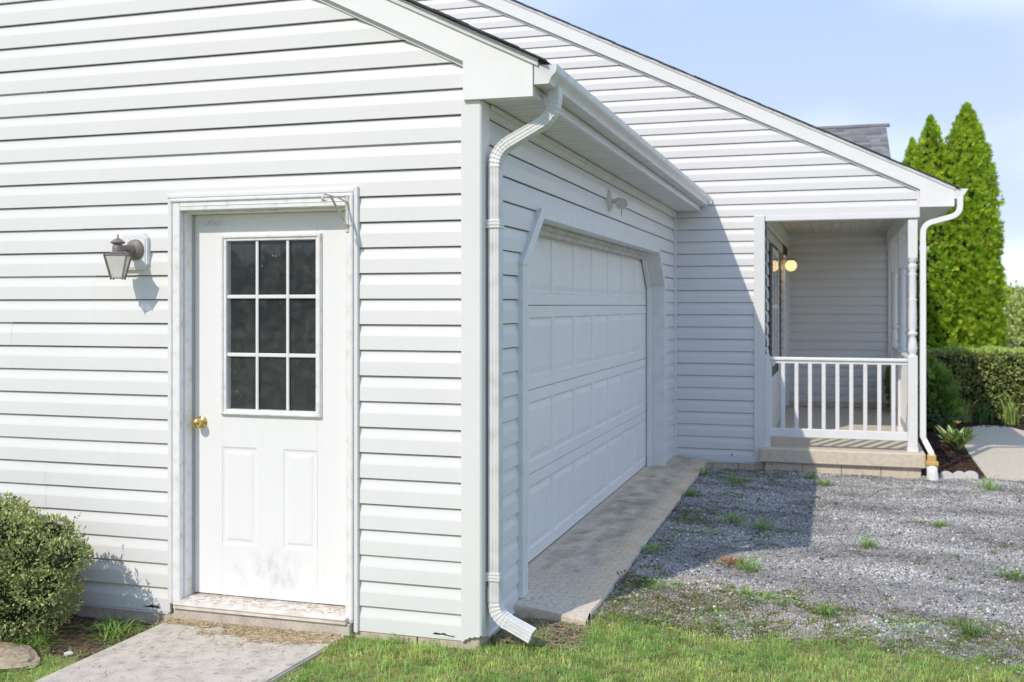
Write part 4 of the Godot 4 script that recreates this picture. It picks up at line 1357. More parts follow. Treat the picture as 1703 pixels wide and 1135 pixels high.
func build_ground() -> void:
	gn.seed = 31
	gn.frequency = 0.6
	gn.fractal_octaves = 3
	en.seed = 32
	en.frequency = 1.0
	var b := MB.new()
	var xs := [-500.0, -200.0, -80.0, -35.0, -18.0, -10.0]
	var zs := [-600.0, -250.0, -110.0, -60.0, -35.0, -24.0, -18.0]
	var t := -6.0
	while t <= 9.0:
		xs.append(t)
		t += 0.25
	xs.append_array([12.0, 18.0, 35.0, 80.0, 200.0, 500.0])
	t = -15.0
	while t <= 5.5:
		zs.append(t)
		t += 0.25
	zs.append_array([8.0, 14.0, 30.0, 80.0, 250.0, 500.0])
	for i in xs.size() - 1:
		for j in zs.size() - 1:
			var p := Vector3(xs[i], gy(xs[i], zs[j]), zs[j])
			var q := Vector3(xs[i + 1], gy(xs[i + 1], zs[j]), zs[j])
			var r := Vector3(xs[i + 1], gy(xs[i + 1], zs[j + 1]), zs[j + 1])
			var s := Vector3(xs[i], gy(xs[i], zs[j + 1]), zs[j + 1])
			b.quado(p, s, r, q, Vector3.UP)
	kind(part("ground", b, M.ground), "structure")
	kind(sheet("driveway", 0.1, 9.0, -6.6, -0.2, 0.06, 0.011, in_gravel, M.gravel), "structure")
	# bare soil: the bed beside the step, the strip under the downspout
	kind(sheet("soil_bed", -4.2, -1.7, -0.02, 0.74, 0.06, 0.008, func(x, z): return z < 0.56 + 0.12 * en.get_noise_2d(x * 4.0, 1.0), M.soil), "structure")
	kind(sheet("soil_bed", -0.02, 0.42, -0.9, -0.08, 0.05, 0.007, func(x, z): return z < -0.14 + 0.06 * en.get_noise_2d(x * 9.0, 2.0), M.soil), "structure")
	kind(sheet("mulch_bed", 2.42, 5.2, -13.6, -6.4, 0.1, 0.01, func(x, z): return x < 3.5 or z < -10.9, M.mulch), "structure")
	# concrete in front of the garage door, sloping to a broken outer edge
	b = MB.new()
	var top := [Vector2(-0.17, -0.56), Vector2(0.03, -0.555), Vector2(0.18, -0.562), Vector2(0.391, -0.553), Vector2(0.395, -0.57)]
	for k in 70:
		var ez := -0.66 - k * 0.118
		top.append(Vector2(lerpf(0.392, 0.342, k / 43.0) + 0.016 * en.get_noise_2d(ez * 5.0, 60.0) + 0.008 * en.get_noise_2d(ez * 21.0, 61.0), ez))
	top.append_array([Vector2(0.26, -5.98), Vector2(0.06, -6.3), Vector2(-0.17, -6.3)])
	var hgt := func(p: Vector2) -> float: return lerpf(0.047, 0.0, clampf((p.x - 0.02) / 0.36, 0.0, 1.0)) - 0.012 * smoothstep(-0.75, -0.56, p.y)
	# weathering of the concrete: dark mildew along the middle, bare tan along the driven outer edge
	var wear := func(x: float, z: float) -> Color:
		var w := en.get_noise_2d(x * 6.0 + 11.0, z * 2.2) + 0.6 * en.get_noise_2d(x * 18.0, z * 9.0)
		var outer := smoothstep(0.2, 0.31, x + 0.05 * w)
		var k := Color(0.8, 0.69, 0.54).lerp(Color(0.36, 0.3, 0.235), clampf(0.22 + 0.9 * w + 0.25 * exp(-pow((z + 3.4) / 1.6, 2.0)), 0.0, 1.0) * smoothstep(-0.18, -0.05, x) * smoothstep(-0.9, -1.6, z))
		k = k.lerp(Color(0.92, 0.71, 0.49), outer * clampf(0.75 - 0.6 * en.get_noise_2d(x * 9.0, z * 5.0 + 30.0), 0.0, 1.0))
		return k.lerp(Color(0.84, 0.76, 0.65), smoothstep(-0.95, -0.65, z) * 0.8)
	b.col = Color(0.74, 0.65, 0.52)
	for i in top.size():
		var p: Vector2 = top[i]
		var q: Vector2 = top[(i + 1) % top.size()]
		var a := Vector3(p.x, hgt.call(p), p.y)
		var c := Vector3(q.x, hgt.call(q), q.y)
		var out := Vector3(q.y - p.y, 0, -(q.x - p.x))
		out = -out if out.dot(Vector3((p.x + q.x) * 0.5 - 0.1, 0, (p.y + q.y) * 0.5 + 3.0)) < 0 else out
		var rim := Vector3(out.x, 0, out.z).normalized() * 0.006
		b.quado(a, c, c + rim + Vector3(0, -0.008, 0), a + rim + Vector3(0, -0.008, 0), out + Vector3.UP)
		b.quado(a + rim + Vector3(0, -0.008, 0), c + rim + Vector3(0, -0.008, 0), Vector3(q.x, -0.4, q.y) + rim, Vector3(p.x, -0.4, p.y) + rim, out)
	var za := -0.555
	while za > -6.29:
		var zb := maxf(za - 0.05, -6.3)
		var fa := _edge_x(top, za)
		var fb := _edge_x(top, zb)
		for j in 12:
			var pts: Array[Vector3] = []
			for q in [[za, fa, j], [zb, fb, j], [zb, fb, j + 1], [za, fa, j], [zb, fb, j + 1], [za, fa, j + 1]]:
				var x: float = lerpf(-0.17, q[1], q[2] / 12.0)
				b.col = wear.call(x, q[0])
				b.put(Vector3(x, hgt.call(Vector2(x, q[0])), q[0]), Vector3.UP)
		za = zb
	kind(part("apron_pavement", b, M.apron), "structure")
	# step slab at the side door
	b = MB.new()
	b.prism(PackedVector2Array([Vector2(-1.69, -0.04), Vector2(-0.69, -0.04), Vector2(-0.705, 0.3), Vector2(-0.74, 0.8), Vector2(-0.78, 2.4), Vector2(-1.74, 2.4), Vector2(-1.71, 1.0)]), Vector3(0, -0.025, 0), Vector3.RIGHT, Vector3.BACK, Vector3(0, -0.3, 0))
	b.prism(PackedVector2Array([Vector2(-1.682, -0.035), Vector2(-0.698, -0.035), Vector2(-0.713, 0.3), Vector2(-0.748, 0.8), Vector2(-0.788, 2.39), Vector2(-1.732, 2.39), Vector2(-1.702, 1.0)]), Vector3(0, -0.026, 0), Vector3.RIGHT, Vector3.BACK, Vector3(0, 0.008, 0))
	kind(part("path", b, M.stoop), "structure")
	# front walk
	b = MB.new()
	b.prism(PackedVector2Array([Vector2(3.03, -6.42), Vector2(3.05, -7.3), Vector2(3.07, -8.3), Vector2(3.12, -9.4), Vector2(3.26, -10.8), Vector2(3.6, -11.35), Vector2(3.9, -11.25), Vector2(4.05, -10.7), Vector2(4.15, -9.5), Vector2(4.2, -6.45)]), Vector3(0, -0.06, 0), Vector3.RIGHT, Vector3.BACK, Vector3(0, -0.2, 0))
	kind(part("path", b, M.porch), "structure")
	gravel_stones()
	lawn()
	litter()
	moss()


func _edge_x(top: Array, z: float) -> float:
	for i in range(4, top.size() - 2):
		var p: Vector2 = top[i]
		var q: Vector2 = top[i + 1]
		if z <= p.y and z >= q.y:
			return lerpf(p.x, q.x, (p.y - z) / maxf(p.y - q.y, 1e-6))
	return top[4].x if z > -0.6 else 0.06


func pebble(sd: int, flat: float) -> ArrayMesh:
	var r := RandomNumberGenerator.new()
	r.seed = sd
	var b := MB.new()
	var dirs := []
	for k in 13:
		dirs.append(Vector3(r.randfn(), r.randfn(), r.randfn()).normalized())
	# angular chip: a small sphere cut by random planes
	var f := func(d: Vector3) -> Vector3:
		var s := 1.0
		for q in dirs:
			var c: float = d.dot(q)
			if c > 0.3:
				s = minf(s, 0.74 / c)
		return d * s * Vector3(1.0, flat, 0.8)
	var rings := 4
	var seg := 7
	for i in rings:
		for j in seg:
			var p := []
			for q in [[i, j], [i, j + 1], [i + 1, j + 1], [i + 1, j]]:
				var th := PI * float(q[0]) / rings
				var ph := TAU * float(q[1]) / seg
				p.append(f.call(Vector3(sin(th) * cos(ph), cos(th), sin(th) * sin(ph))))
			var mid: Vector3 = (p[0] + p[1] + p[2] + p[3]) * 0.25
			b.trio(p[0], p[1], p[2], mid)
			b.trio(p[0], p[2], p[3], mid)
	return b.mesh()


func gravel_stones() -> void:
	var meshes := []
	for k in 4:
		meshes.append(pebble(70 + k, 0.5 + 0.08 * k))
	var sets := [[], [], [], []]
	var cols := [PackedColorArray(), PackedColorArray(), PackedColorArray(), PackedColorArray()]
	var n := 0
	while n < 175000:
		n += 1
		var x := 0.14 + pow(rng.randf(), 1.25) * 6.0
		var z := rng.randf_range(-6.55, -0.45)
		var edge := z - gravel_edge(x)
		if x < 0.375 and z < -0.54 and z > -6.1:
			continue
		if edge > 0.0 and rng.randf() > exp(-edge * 14.0) * 0.25:
			continue
		if z < -6.3 and x < 2.44:
			continue
		if z < -6.42:
			continue
		var patch := en.get_noise_2d(x * 0.9 + 20.0, z * 1.7)
		var r := 0.0026 + 0.0044 * pow(rng.randf(), 2.0)
		if rng.randf() < 0.05:
			r *= 1.7
		if z > -1.4 or x < 0.7:
			r *= 1.0 if rng.randf() < 0.6 else 0.7
		var g := rng.randf_range(0.2, 0.52) * (1.0 + 0.95 * patch)
		var k := Color(g, g * 0.982, g * 0.965)
		var d := rng.randf()
		if d < 0.035:
			k = Color(0.7, 0.68, 0.65)
			if edge > -0.1:
				continue
		elif d < 0.11:
			k = Color(0.4, 0.33, 0.26)
		elif d < 0.19:
			k = Color(0.09, 0.09, 0.1)
		if edge > -0.75 * (1.0 + patch) and x < 1.8 and rng.randf() < 0.5:
			k = k.lerp(Color(0.42, 0.34, 0.24), 0.7)
		var bs := Basis(Vector3(rng.randfn(), rng.randfn() * 3.0, rng.randfn()).normalized(), rng.randf() * TAU).scaled(Vector3.ONE * r * 1.6)
		var i := rng.randi() % 4
		sets[i].append(Transform3D(bs, Vector3(x, gy(x, z) + 0.012 + r * 0.25, z)))
		cols[i].append(k)
	for i in 4:
		multi("gravel", meshes[i], M.stone, sets[i], cols[i])


func tuft(sd: int, blades: int, spread: float, lo: float, hi: float, wide: float, lean: float) -> ArrayMesh:
	var r := RandomNumberGenerator.new()
	r.seed = sd
	var b := MB.new()
	for k in blades:
		var a := r.randf() * TAU
		var d := Vector3(cos(a), 0, sin(a))
		var s := Vector3(-d.z, 0, d.x)
		if r.randf() < 0.5:
			s = s.rotated(Vector3.UP, r.randf_range(-0.8, 0.8))
		var p := Vector3(r.randfn(), 0, r.randfn()) * spread
		var h := r.randf_range(lo, hi)
		var l := h * lean * r.randf_range(0.15, 1.0)
		var w := wide * r.randf_range(0.7, 1.3)
		var t := r.randf_range(0.75, 1.25)
		var hue := r.randf_range(0.85, 1.2)
		b.col = Color(t * hue, t, t * 0.9)
		var m := p + Vector3.UP * h * 0.6 + d * l * 0.35
		var e := p + Vector3.UP * h * maxf(0.5, 0.98 - 0.25 * lean) + d * l
		b.quado(p - s * w, p + s * w, m + s * w * 0.8, m - s * w * 0.8, d + Vector3.UP * 0.3)
		b.trio(m - s * w * 0.8, m + s * w * 0.8, e, d + Vector3.UP * 0.5)
	return b.mesh()


func lawn() -> void:
	var kinds := [tuft(1, 12, 0.014, 0.015, 0.05, 0.0013, 1.1), tuft(2, 10, 0.016, 0.02, 0.062, 0.0015, 1.3), tuft(3, 8, 0.014, 0.012, 0.035, 0.003, 1.6)]
	var sets := [[], [], []]
	var cols := [PackedColorArray(), PackedColorArray(), PackedColorArray()]
	for n in 38000:
		var x := rng.randf_range(-3.6, 4.6)
		var z := rng.randf_range(-1.25, 1.7)
		var keep := 1.0
		if x > -1.72 and x < -0.7 and z > -0.05:
			continue
		if x < 0.0 and z < 0.012:
			continue
		if x < -1.7:
			keep = smoothstep(0.42, 0.72, z + 0.1 * en.get_noise_2d(x * 3.0, z * 3.0))
			# a ragged green fringe along the edge of the step slab
			if x > -1.98 and z > 0.05:
				keep = maxf(keep, 0.5 * smoothstep(-1.98, -1.78, x))
		else:
			var ed := gravel_edge(x) if x > 0.1 else -0.1
			keep = smoothstep(ed - 0.5, ed + 0.22, z + 0.22 * en.get_noise_2d(x * 5.0 + 3.0, z * 5.0))
			if x > -0.05 and x < 0.42 and z < -0.1:
				keep *= 0.5
			if z < ed:
				keep *= 0.5
			if x < 0.42 and z < -0.5:
				keep = 0.0
		if rng.randf() > keep:
			continue
		var q := en.get_noise_2d(x * 2.2, z * 2.2) * 0.5 + 0.5
		var base := Color(0.32, 0.56, 0.17).lerp(Color(0.72, 0.78, 0.32), clampf(q * 1.5 - 0.35 + rng.randf_range(-0.25, 0.25), 0.0, 1.0))
		if rng.randf() < 0.09:
			base = Color(0.5, 0.42, 0.22)
		base = base * rng.randf_range(0.65, 1.25) * (1.0 + 0.3 * en.get_noise_2d(x * 6.0, z * 6.0 + 70.0))
		var i := 2 if rng.randf() < 0.28 else rng.randi() % 2
		var s := rng.randf_range(0.65, 1.15)
		if z < 0.25 and z > -0.02 and x < 0.1:
			s *= 1.15
		var bs := Basis(Vector3.UP, rng.randf() * TAU).scaled(Vector3(1, rng.randf_range(0.7, 1.2), 1) * s)
		sets[i].append(Transform3D(bs, Vector3(x, gy(x, z) - 0.002, z)))
		cols[i].append(base)
	for i in 3:
		multi("grass", kinds[i], M.grass, sets[i], cols[i])


func moss() -> void:
	# low green growth that creeps in over the gravel
	var m := tuft(9, 9, 0.014, 0.006, 0.022, 0.0022, 1.7)
	var xs := []
	var cols := PackedColorArray()
	for n in 40000:
		var x := 0.36 + rng.randf() * 3.4
		var z := -0.7 - rng.randf() * 5.5
		var p := en.get_noise_2d(x * 1.9 + 80.0, z * 2.6) + 0.5 * en.get_noise_2d(x * 7.0, z * 9.0 + 33.0)
		var want := -0.22 + 0.72 * smoothstep(-2.1, -1.0, z) + 0.34 * smoothstep(1.5, 0.5, x) + 0.2 * exp(-pow((z + 3.4) / 0.5, 2.0)) * smoothstep(1.6, 1.0, x)
		if p + want < 0.2 + rng.randf() * 0.35:
			continue
		var k := Color(0.2, 0.29, 0.08).lerp(Color(0.36, 0.3, 0.14), clampf(rng.randf() * 1.3 - 0.2 + en.get_noise_2d(x * 5.0, z * 5.0), 0.0, 1.0)) * rng.randf_range(0.6, 1.2)
		if x < 0.42 and z < -0.5:
			continue
		xs.append(Transform3D(Basis(Vector3.UP, rng.randf() * TAU).scaled(Vector3.ONE * rng.randf_range(0.5, 1.1)), Vector3(x, gy(x, z) + 0.012, z)))
		cols.append(k)
	multi("moss", m, M.grass, xs, cols)


func stick(l: float, w: float) -> ArrayMesh:
	var b := MB.new()
	b.box(Vector3(-l, 0, -w), Vector3(l * 0.2, w, w), 0.0)
	b.box(Vector3(l * 0.2, 0, -w), Vector3(l, w, w), 0.0, Transform3D(Basis(Vector3.UP, 0.25), Vector3(0, 0, l * 0.05)))
	return b.mesh()


func litter() -> void:
	# dry needles and clippings swept against the door sill
	var xs := []
	var cols := PackedColorArray()
	while xs.size() < 3000:
		var x := rng.randf_range(-1.69, -0.7)
		var z := 0.045 + absf(rng.randfn()) * 0.12
		var c := en.get_noise_2d(x * 3.4 + 50.0, z * 5.0)
		if z > 0.14 + c * 0.22 + 0.12 * exp(-pow((x + 1.05) / 0.22, 2.0)) or z > 0.6:
			continue
		var k := Color(0.66, 0.52, 0.33) * rng.randf_range(0.35, 1.35)
		xs.append(Transform3D(Basis(Vector3.UP, rng.randf() * TAU).rotated(Vector3.RIGHT, rng.randfn() * 0.12).scaled(Vector3.ONE * rng.randf_range(0.5, 1.2)), Vector3(x, -0.016 + rng.randf() * 0.004, z)))
		cols.append(k)
	for n in 520:
		var x := rng.randf_range(-1.66, -0.74)
		var z := 0.05 + pow(rng.randf(), 2.2) * 0.85
		xs.append(Transform3D(Basis(Vector3.UP, rng.randf() * TAU).scaled(Vector3.ONE * rng.randf_range(0.4, 0.9)), Vector3(x, -0.016, z)))
		cols.append(Color(0.6, 0.47, 0.3) * rng.randf_range(0.4, 1.2))
	for n in 420:
		var x := rng.randf_range(-1.64, -0.72)
		var z := -0.09 + pow(rng.randf(), 1.5) * 0.1
		var y := 0.0845 if z < -0.05 else lerpf(0.084, 0.066, (z + 0.05) / 0.1)
		xs.append(Transform3D(Basis(Vector3.UP, rng.randf() * TAU).scaled(Vector3.ONE * rng.randf_range(0.35, 0.9)), Vector3(x, y, z)))
		cols.append(Color(0.62, 0.5, 0.36) * rng.randf_range(0.6, 1.2))
	for n in 900:
		# under the downspout outlet
		var x := 0.02 + rng.randf() * 0.42
		var z := -0.12 - rng.randf() * 0.42
		xs.append(Transform3D(Basis(Vector3.UP, rng.randf() * TAU).rotated(Vector3.RIGHT, rng.randfn() * 0.1), Vector3(x, gy(x, z) + 0.01 + rng.randf() * 0.008, z)))
		cols.append(Color(0.5, 0.39, 0.25) * rng.randf_range(0.45, 1.2))
	for n in 140:
		var x := rng.randf_range(0.05, 0.3)
		var z := -0.6 - pow(rng.randf(), 2.0) * 3.0
		xs.append(Transform3D(Basis(Vector3.UP, rng.randf() * TAU).scaled(Vector3.ONE * 0.6), Vector3(x, lerpf(0.049, 0.004, (x - 0.02) / 0.36), z)))
		cols.append(Color(0.2, 0.14, 0.08))
	for n in 900:
		var x := rng.randf_range(-2.6, -1.7)
		var z := rng.randf_range(0.0, 0.6)
		if n > 600:
			x = rng.randf_range(0.3, 1.3)
			z = -6.33 + absf(rng.randfn()) * 0.12
		xs.append(Transform3D(Basis(Vector3.UP, rng.randf() * TAU).rotated(Vector3.RIGHT, rng.randfn() * 0.3).scaled(Vector3(0.9, 3.0, 3.5) * rng.randf_range(0.4, 1.0)), Vector3(x, gy(x, z) + 0.014, z)))
		cols.append(Color(0.22, 0.14, 0.085) * rng.randf_range(0.4, 1.5))
	multi("dry_clippings", stick(0.018, 0.0011), M.straw, xs, cols)
	# bark mulch
	xs = []
	cols = PackedColorArray()
	for n in 9000:
		var x := 2.44 + rng.randf() * 2.4
		var z := -6.42 - pow(rng.randf(), 1.4) * 6.5
		if x > 3.02 + maxf(0.0, (-z - 9.0) * 0.12) and z > -11.1:
			continue
		xs.append(Transform3D(Basis(Vector3(rng.randfn() * 0.4, 1, rng.randfn() * 0.4).normalized(), rng.randf() * TAU).scaled(Vector3(1, 1, 1) * rng.randf_range(0.6, 1.6)), Vector3(x, gy(x, z) + 0.014 + rng.randf() * 0.01, z)))
		cols.append(Color(0.075, 0.042, 0.03) * rng.randf_range(0.4, 1.7))
	multi("bark_mulch", stick(0.02, 0.005), M.straw, xs, cols)


# ---------- plants ----------
var LV := PackedVector3Array()
var LN := PackedVector3Array()


func leaf_shape(w: float, fold: float) -> void:
	# a folded leaf one unit long, along y
	var b := MB.new()
	var tip := Vector3(0, 1, fold * 0.4)
	b.trio(Vector3.ZERO, Vector3(-w, 0.45, fold), tip, Vector3.BACK)
	b.trio(Vector3.ZERO, tip, Vector3(w, 0.45, fold), Vector3.BACK)
	LV = b.v
	LN = b.n


func spray_shape() -> void:
	# a flat conifer fan one unit long
	var b := MB.new()
	var r := RandomNumberGenerator.new()
	r.seed = 5
	for k in 7:
		var a := (k - 3) * 0.3
		var l := 1.0 - absf(k - 3) * 0.14
		var o := Vector3(0, 0.12 * absf(k - 3) * 0.4, 0)
		var d := Vector3(sin(a), cos(a), r.randf_range(-0.15, 0.15)).normalized()
		var s := Vector3(cos(a), -sin(a), 0) * 0.075
		b.trio(o, o + d * l * 0.6 + s, o + d * l, Vector3.BACK)
		b.trio(o, o + d * l, o + d * l * 0.6 - s, Vector3.BACK)
	LV = b.v
	LN = b.n


func facing(dir: Vector3, roll: float) -> Basis:
	# y along dir
	var s := dir.cross(Vector3.UP if absf(dir.y) < 0.95 else Vector3.RIGHT).normalized()
	var z := s.cross(dir).normalized()
	return Basis(s, dir, z) * Basis(Vector3.UP, roll)


func lobes_foliage(lobes: Array, count: int, size: float, c0: Color, c1: Color, young: Color, up := 0.4, depth := 0.3) -> MB:
	# lobes: [centre, radii]; leaves stand in the outer part of each lobe
	var b := MB.new()
	var area := 0.0
	var acc := []
	for q in lobes:
		area += pow(q[1].x * q[1].y * q[1].z, 0.667)
		acc.append(area)
	var made := 0
	var tries := 0
	while made < count and tries < count * 4:
		tries += 1
		var t := rng.randf() * area
		var i := 0
		while acc[i] < t:
			i += 1
		var d := Vector3(rng.randfn(), rng.randfn(), rng.randfn()).normalized()
		var lump := 1.0 + 0.11 * en.get_noise_3d(d.x * 2.6 + i * 9.0, d.y * 2.6, d.z * 2.6) * 2.0
		var f := lump * (1.0 - depth * pow(rng.randf(), 2.0)) * (1.0 + 0.1 * pow(rng.randf(), 4.0))
		var p: Vector3 = lobes[i][0] + d * lobes[i][1] * f
		var buried := false
		for j in lobes.size():
			if j != i and ((p - lobes[j][0]) / lobes[j][1]).length() < 0.8 - depth * 0.4:
				buried = true
				break
		if buried or p.y < -0.06:
			continue
		var dir := (d + Vector3(rng.randfn(), rng.randfn(), rng.randfn()) * 0.55 + Vector3.UP * up).normalized()
		var s := size * rng.randf_range(0.6, 1.3)
		var clump := clampf(0.5 + 0.9 * en.get_noise_3d(p.x / size * 0.12, p.y / size * 0.12, p.z / size * 0.12) + rng.randf_range(-0.3, 0.3), 0.0, 1.0)
		var k := c0.lerp(c1, clump)
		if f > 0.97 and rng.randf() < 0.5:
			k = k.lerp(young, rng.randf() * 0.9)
		b.add(LV, LN, Transform3D(facing(dir, rng.randf() * TAU).scaled(Vector3.ONE * s), p), k)
		made += 1
	return b


func stems(parent: Node3D, base: Vector3, tips: Array, r: float) -> void:
	var b := MB.new()
	var ring := PackedVector2Array()
	for k in 6:
		ring.append(Vector2(cos(k * TAU / 6), sin(k * TAU / 6)))
	for t in tips:
		var mid: Vector3 = base.lerp(t, 0.5) + Vector3(0, 0.06 * r * 10.0, 0)
		b.sweep(PackedVector3Array([base, base.lerp(mid, 0.5), mid, t]), ring, Vector3.RIGHT if absf((t - base).normalized().x) < 0.8 else Vector3.BACK, PackedFloat32Array([r, r * 0.8, r * 0.6, r * 0.2]))
	part("stem", b, M.bark, parent)


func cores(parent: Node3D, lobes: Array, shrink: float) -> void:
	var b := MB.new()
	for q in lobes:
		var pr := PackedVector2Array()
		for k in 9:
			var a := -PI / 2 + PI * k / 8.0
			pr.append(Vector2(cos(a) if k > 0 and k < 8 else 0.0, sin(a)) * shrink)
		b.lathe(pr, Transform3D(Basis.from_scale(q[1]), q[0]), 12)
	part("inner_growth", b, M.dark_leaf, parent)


func plants() -> void:
	# shrub by the wall
	leaf_shape(0.28, 0.1)
	var lobes := [[Vector3(-0.12, 0.4, 0.0), Vector3(0.4, 0.27, 0.32)], [Vector3(0.27, 0.43, 0.02), Vector3(0.19, 0.14, 0.22)], [Vector3(0.14, 0.23, 0.0), Vector3(0.28, 0.23, 0.27)], [Vector3(0.45, 0.44, 0.05), Vector3(0.12, 0.09, 0.13)], [Vector3(-0.08, 0.58, -0.03), Vector3(0.2, 0.12, 0.18)], [Vector3(-0.5, 0.34, 0.0), Vector3(0.36, 0.3, 0.3)], [Vector3(0.13, 0.55, 0.1), Vector3(0.14, 0.1, 0.12)], [Vector3(0.3, 0.55, -0.02), Vector3(0.11, 0.07, 0.1)], [Vector3(0.36, 0.3, 0.1), Vector3(0.13, 0.09, 0.13)], [Vector3(-0.3, 0.6, 0.05), Vector3(0.16, 0.1, 0.15)], [Vector3(0.0, 0.45, 0.26), Vector3(0.16, 0.12, 0.12)], [Vector3(-0.2, 0.25, 0.26), Vector3(0.2, 0.14, 0.12)]]
	var t := thing("shrub", "rounded small-leaved evergreen shrub against the white wall, left of the side door", "shrub", Vector3(-2.5, -0.08, 0.36))
	var f := lobes_foliage(lobes, 30000, 0.021, Color(0.19, 0.25, 0.1), Color(0.5, 0.55, 0.24), Color(0.8, 0.74, 0.3), 0.5, 0.3)
	for n in 46:
		var q: Array = lobes[rng.randi() % lobes.size()]
		var d := Vector3(rng.randfn(), absf(rng.randfn()) * 0.8, rng.randfn()).normalized()
		var p: Vector3 = q[0] + d * q[1] * 0.95
		var dir := (d + Vector3.UP * 0.6).normalized()
		for j in 9:
			f.add(LV, LN, Transform3D(facing((dir + Vector3(rng.randfn(), rng.randfn(), rng.randfn()) * 0.7).normalized(), rng.randf() * TAU).scaled(Vector3.ONE * 0.019), p + dir * 0.009 * j), Color(0.36, 0.44, 0.17) * rng.randf_range(0.7, 1.4))
	part("foliage", f, M.leaf, t)
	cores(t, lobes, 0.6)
	stems(t, Vector3(0.05, -0.02, 0.02), [Vector3(0.3, 0.4, 0.0), Vector3(-0.3, 0.4, 0.05), Vector3(0.0, 0.5, -0.1), Vector3(0.2, 0.25, 0.15), Vector3(0.38, 0.2, 0.1)], 0.013)
	# columnar arborvitae
	spray_shape()
	var trees := [[Vector3(3.83, -0.1, -15.5), 5.25, 0.52, 24000, "tallest and nearest columnar arborvitae, bright green, behind the clipped hedge"], [Vector3(3.27, -0.1, -15.9), 5.12, 0.45, 14000, "second columnar arborvitae, a little shorter, left of the tallest one"], [Vector3(3.0, -0.1, -16.7), 4.85, 0.36, 8000, "smallest columnar arborvitae, half hidden behind the porch roof edge"], [Vector3(3.2, -0.1, -15.1), 4.15, 0.4, 8000, "short arborvitae leader in front of the second column, over the porch gutter"]]
	for q in trees:
		arborvitae(q[0], q[1], q[2], q[3], q[4])
	# clipped hedge
	leaf_shape(0.32, 0.08)
	t = thing("hedge", "long clipped boxwood hedge with a flat top behind the mulch bed", "hedge", Vector3(2.8, -0.1, -12.75))
	var b := MB.new()
	for n in 21000:
		var p := Vector3()
		var d := Vector3.BACK
		var x := rng.randf() * 3.4 if rng.randf() < 0.85 else rng.randf() * 6.0
		var side := rng.randf()
		var wob := 0.06 * en.get_noise_2d(x * 2.5, 7.0)
		if side < 0.42:
			p = Vector3(x, 1.02 + wob - 0.06 * pow(rng.randf(), 2.0), rng.randf_range(-0.55, 0.5))
			d = Vector3.UP
		elif side < 0.96:
			var y := rng.randf() * 1.02
			p = Vector3(x, y, 0.5 + 0.1 * en.get_noise_2d(x * 3.0, y * 4.0) - 0.1 * pow(rng.randf(), 2.0))
		else:
			p = Vector3(0.02 * rng.randf(), rng.randf() * 1.02, rng.randf_range(-0.55, 0.5))
			d = Vector3.LEFT
		var dir := (d + Vector3(rng.randfn(), rng.randfn(), rng.randfn()) * 0.6 + Vector3.UP * 0.3).normalized()
		var clump := clampf(0.5 + en.get_noise_3d(p.x * 4.0, p.y * 4.0, p.z * 4.0) + rng.randf_range(-0.3, 0.3), 0.0, 1.0)
		var k := Color(0.28, 0.35, 0.12).lerp(Color(0.46, 0.6, 0.19), clump)
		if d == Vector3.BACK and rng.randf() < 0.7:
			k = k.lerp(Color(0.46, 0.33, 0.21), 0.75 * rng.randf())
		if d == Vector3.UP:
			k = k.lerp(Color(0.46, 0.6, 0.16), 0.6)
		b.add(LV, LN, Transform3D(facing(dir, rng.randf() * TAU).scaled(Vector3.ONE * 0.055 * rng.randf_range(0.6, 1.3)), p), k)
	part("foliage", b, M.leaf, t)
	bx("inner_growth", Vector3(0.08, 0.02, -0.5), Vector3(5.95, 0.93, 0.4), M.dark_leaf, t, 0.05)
	# dark round evergreen beside the porch
	t = thing("shrub", "dark round evergreen shrub between the porch downspout and the hedge", "shrub", Vector3(2.72, -0.08, -10.6))
	lobes = [[Vector3(0, 0.5, 0), Vector3(0.4, 0.44, 0.42)], [Vector3(0.18, 0.28, 0.1), Vector3(0.3, 0.28, 0.3)], [Vector3(-0.1, 0.7, -0.1), Vector3(0.3, 0.3, 0.3)]]
	spray_shape()
	part("foliage", lobes_foliage(lobes, 2600, 0.1, Color(0.13, 0.22, 0.06), Color(0.26, 0.4, 0.11), Color(0.34, 0.48, 0.13), 0.7, 0.35), M.conifer, t)
	cores(t, lobes, 0.6)
	stems(t, Vector3(0, 0, 0), [Vector3(0.1, 0.5, 0.1), Vector3(-0.1, 0.6, 0)], 0.03)
	# strap-leaved clumps along the hedge foot
	var clumps := [[3.42, -11.75, 0.4, "yellowish strap-leaved daylily clump at the far end of the walk, left of three"], [3.66, -11.7, 0.36, "dark green strap-leaved daylily clump in the middle at the far end of the walk"], [3.98, -11.6, 0.44, "light green daylily clump at the right edge, beyond the walk"]]
	for i in 3:
		var q: Array = clumps[i]
		var o := MeshInstance3D.new()
		o.name = "daylily"
		o.mesh = tuft(40 + i, 46, 0.05, q[2] * 0.7, q[2] * 1.35, 0.011, 0.85)
		o.material_override = M.lily[i]
		add_child(o, true)
		o.position = Vector3(q[0], gy(q[0], q[1]), q[1])
		tag(o, q[3], "plant", "daylilies by the hedge")
	hosta()
	# low dark fern behind it
	t = thing("fern", "low dark fern with arching fronds in the shade behind the hosta", "fern", Vector3(2.95, -0.08, -9.5))
	leaf_shape(0.2, 0.05)
	b = MB.new()
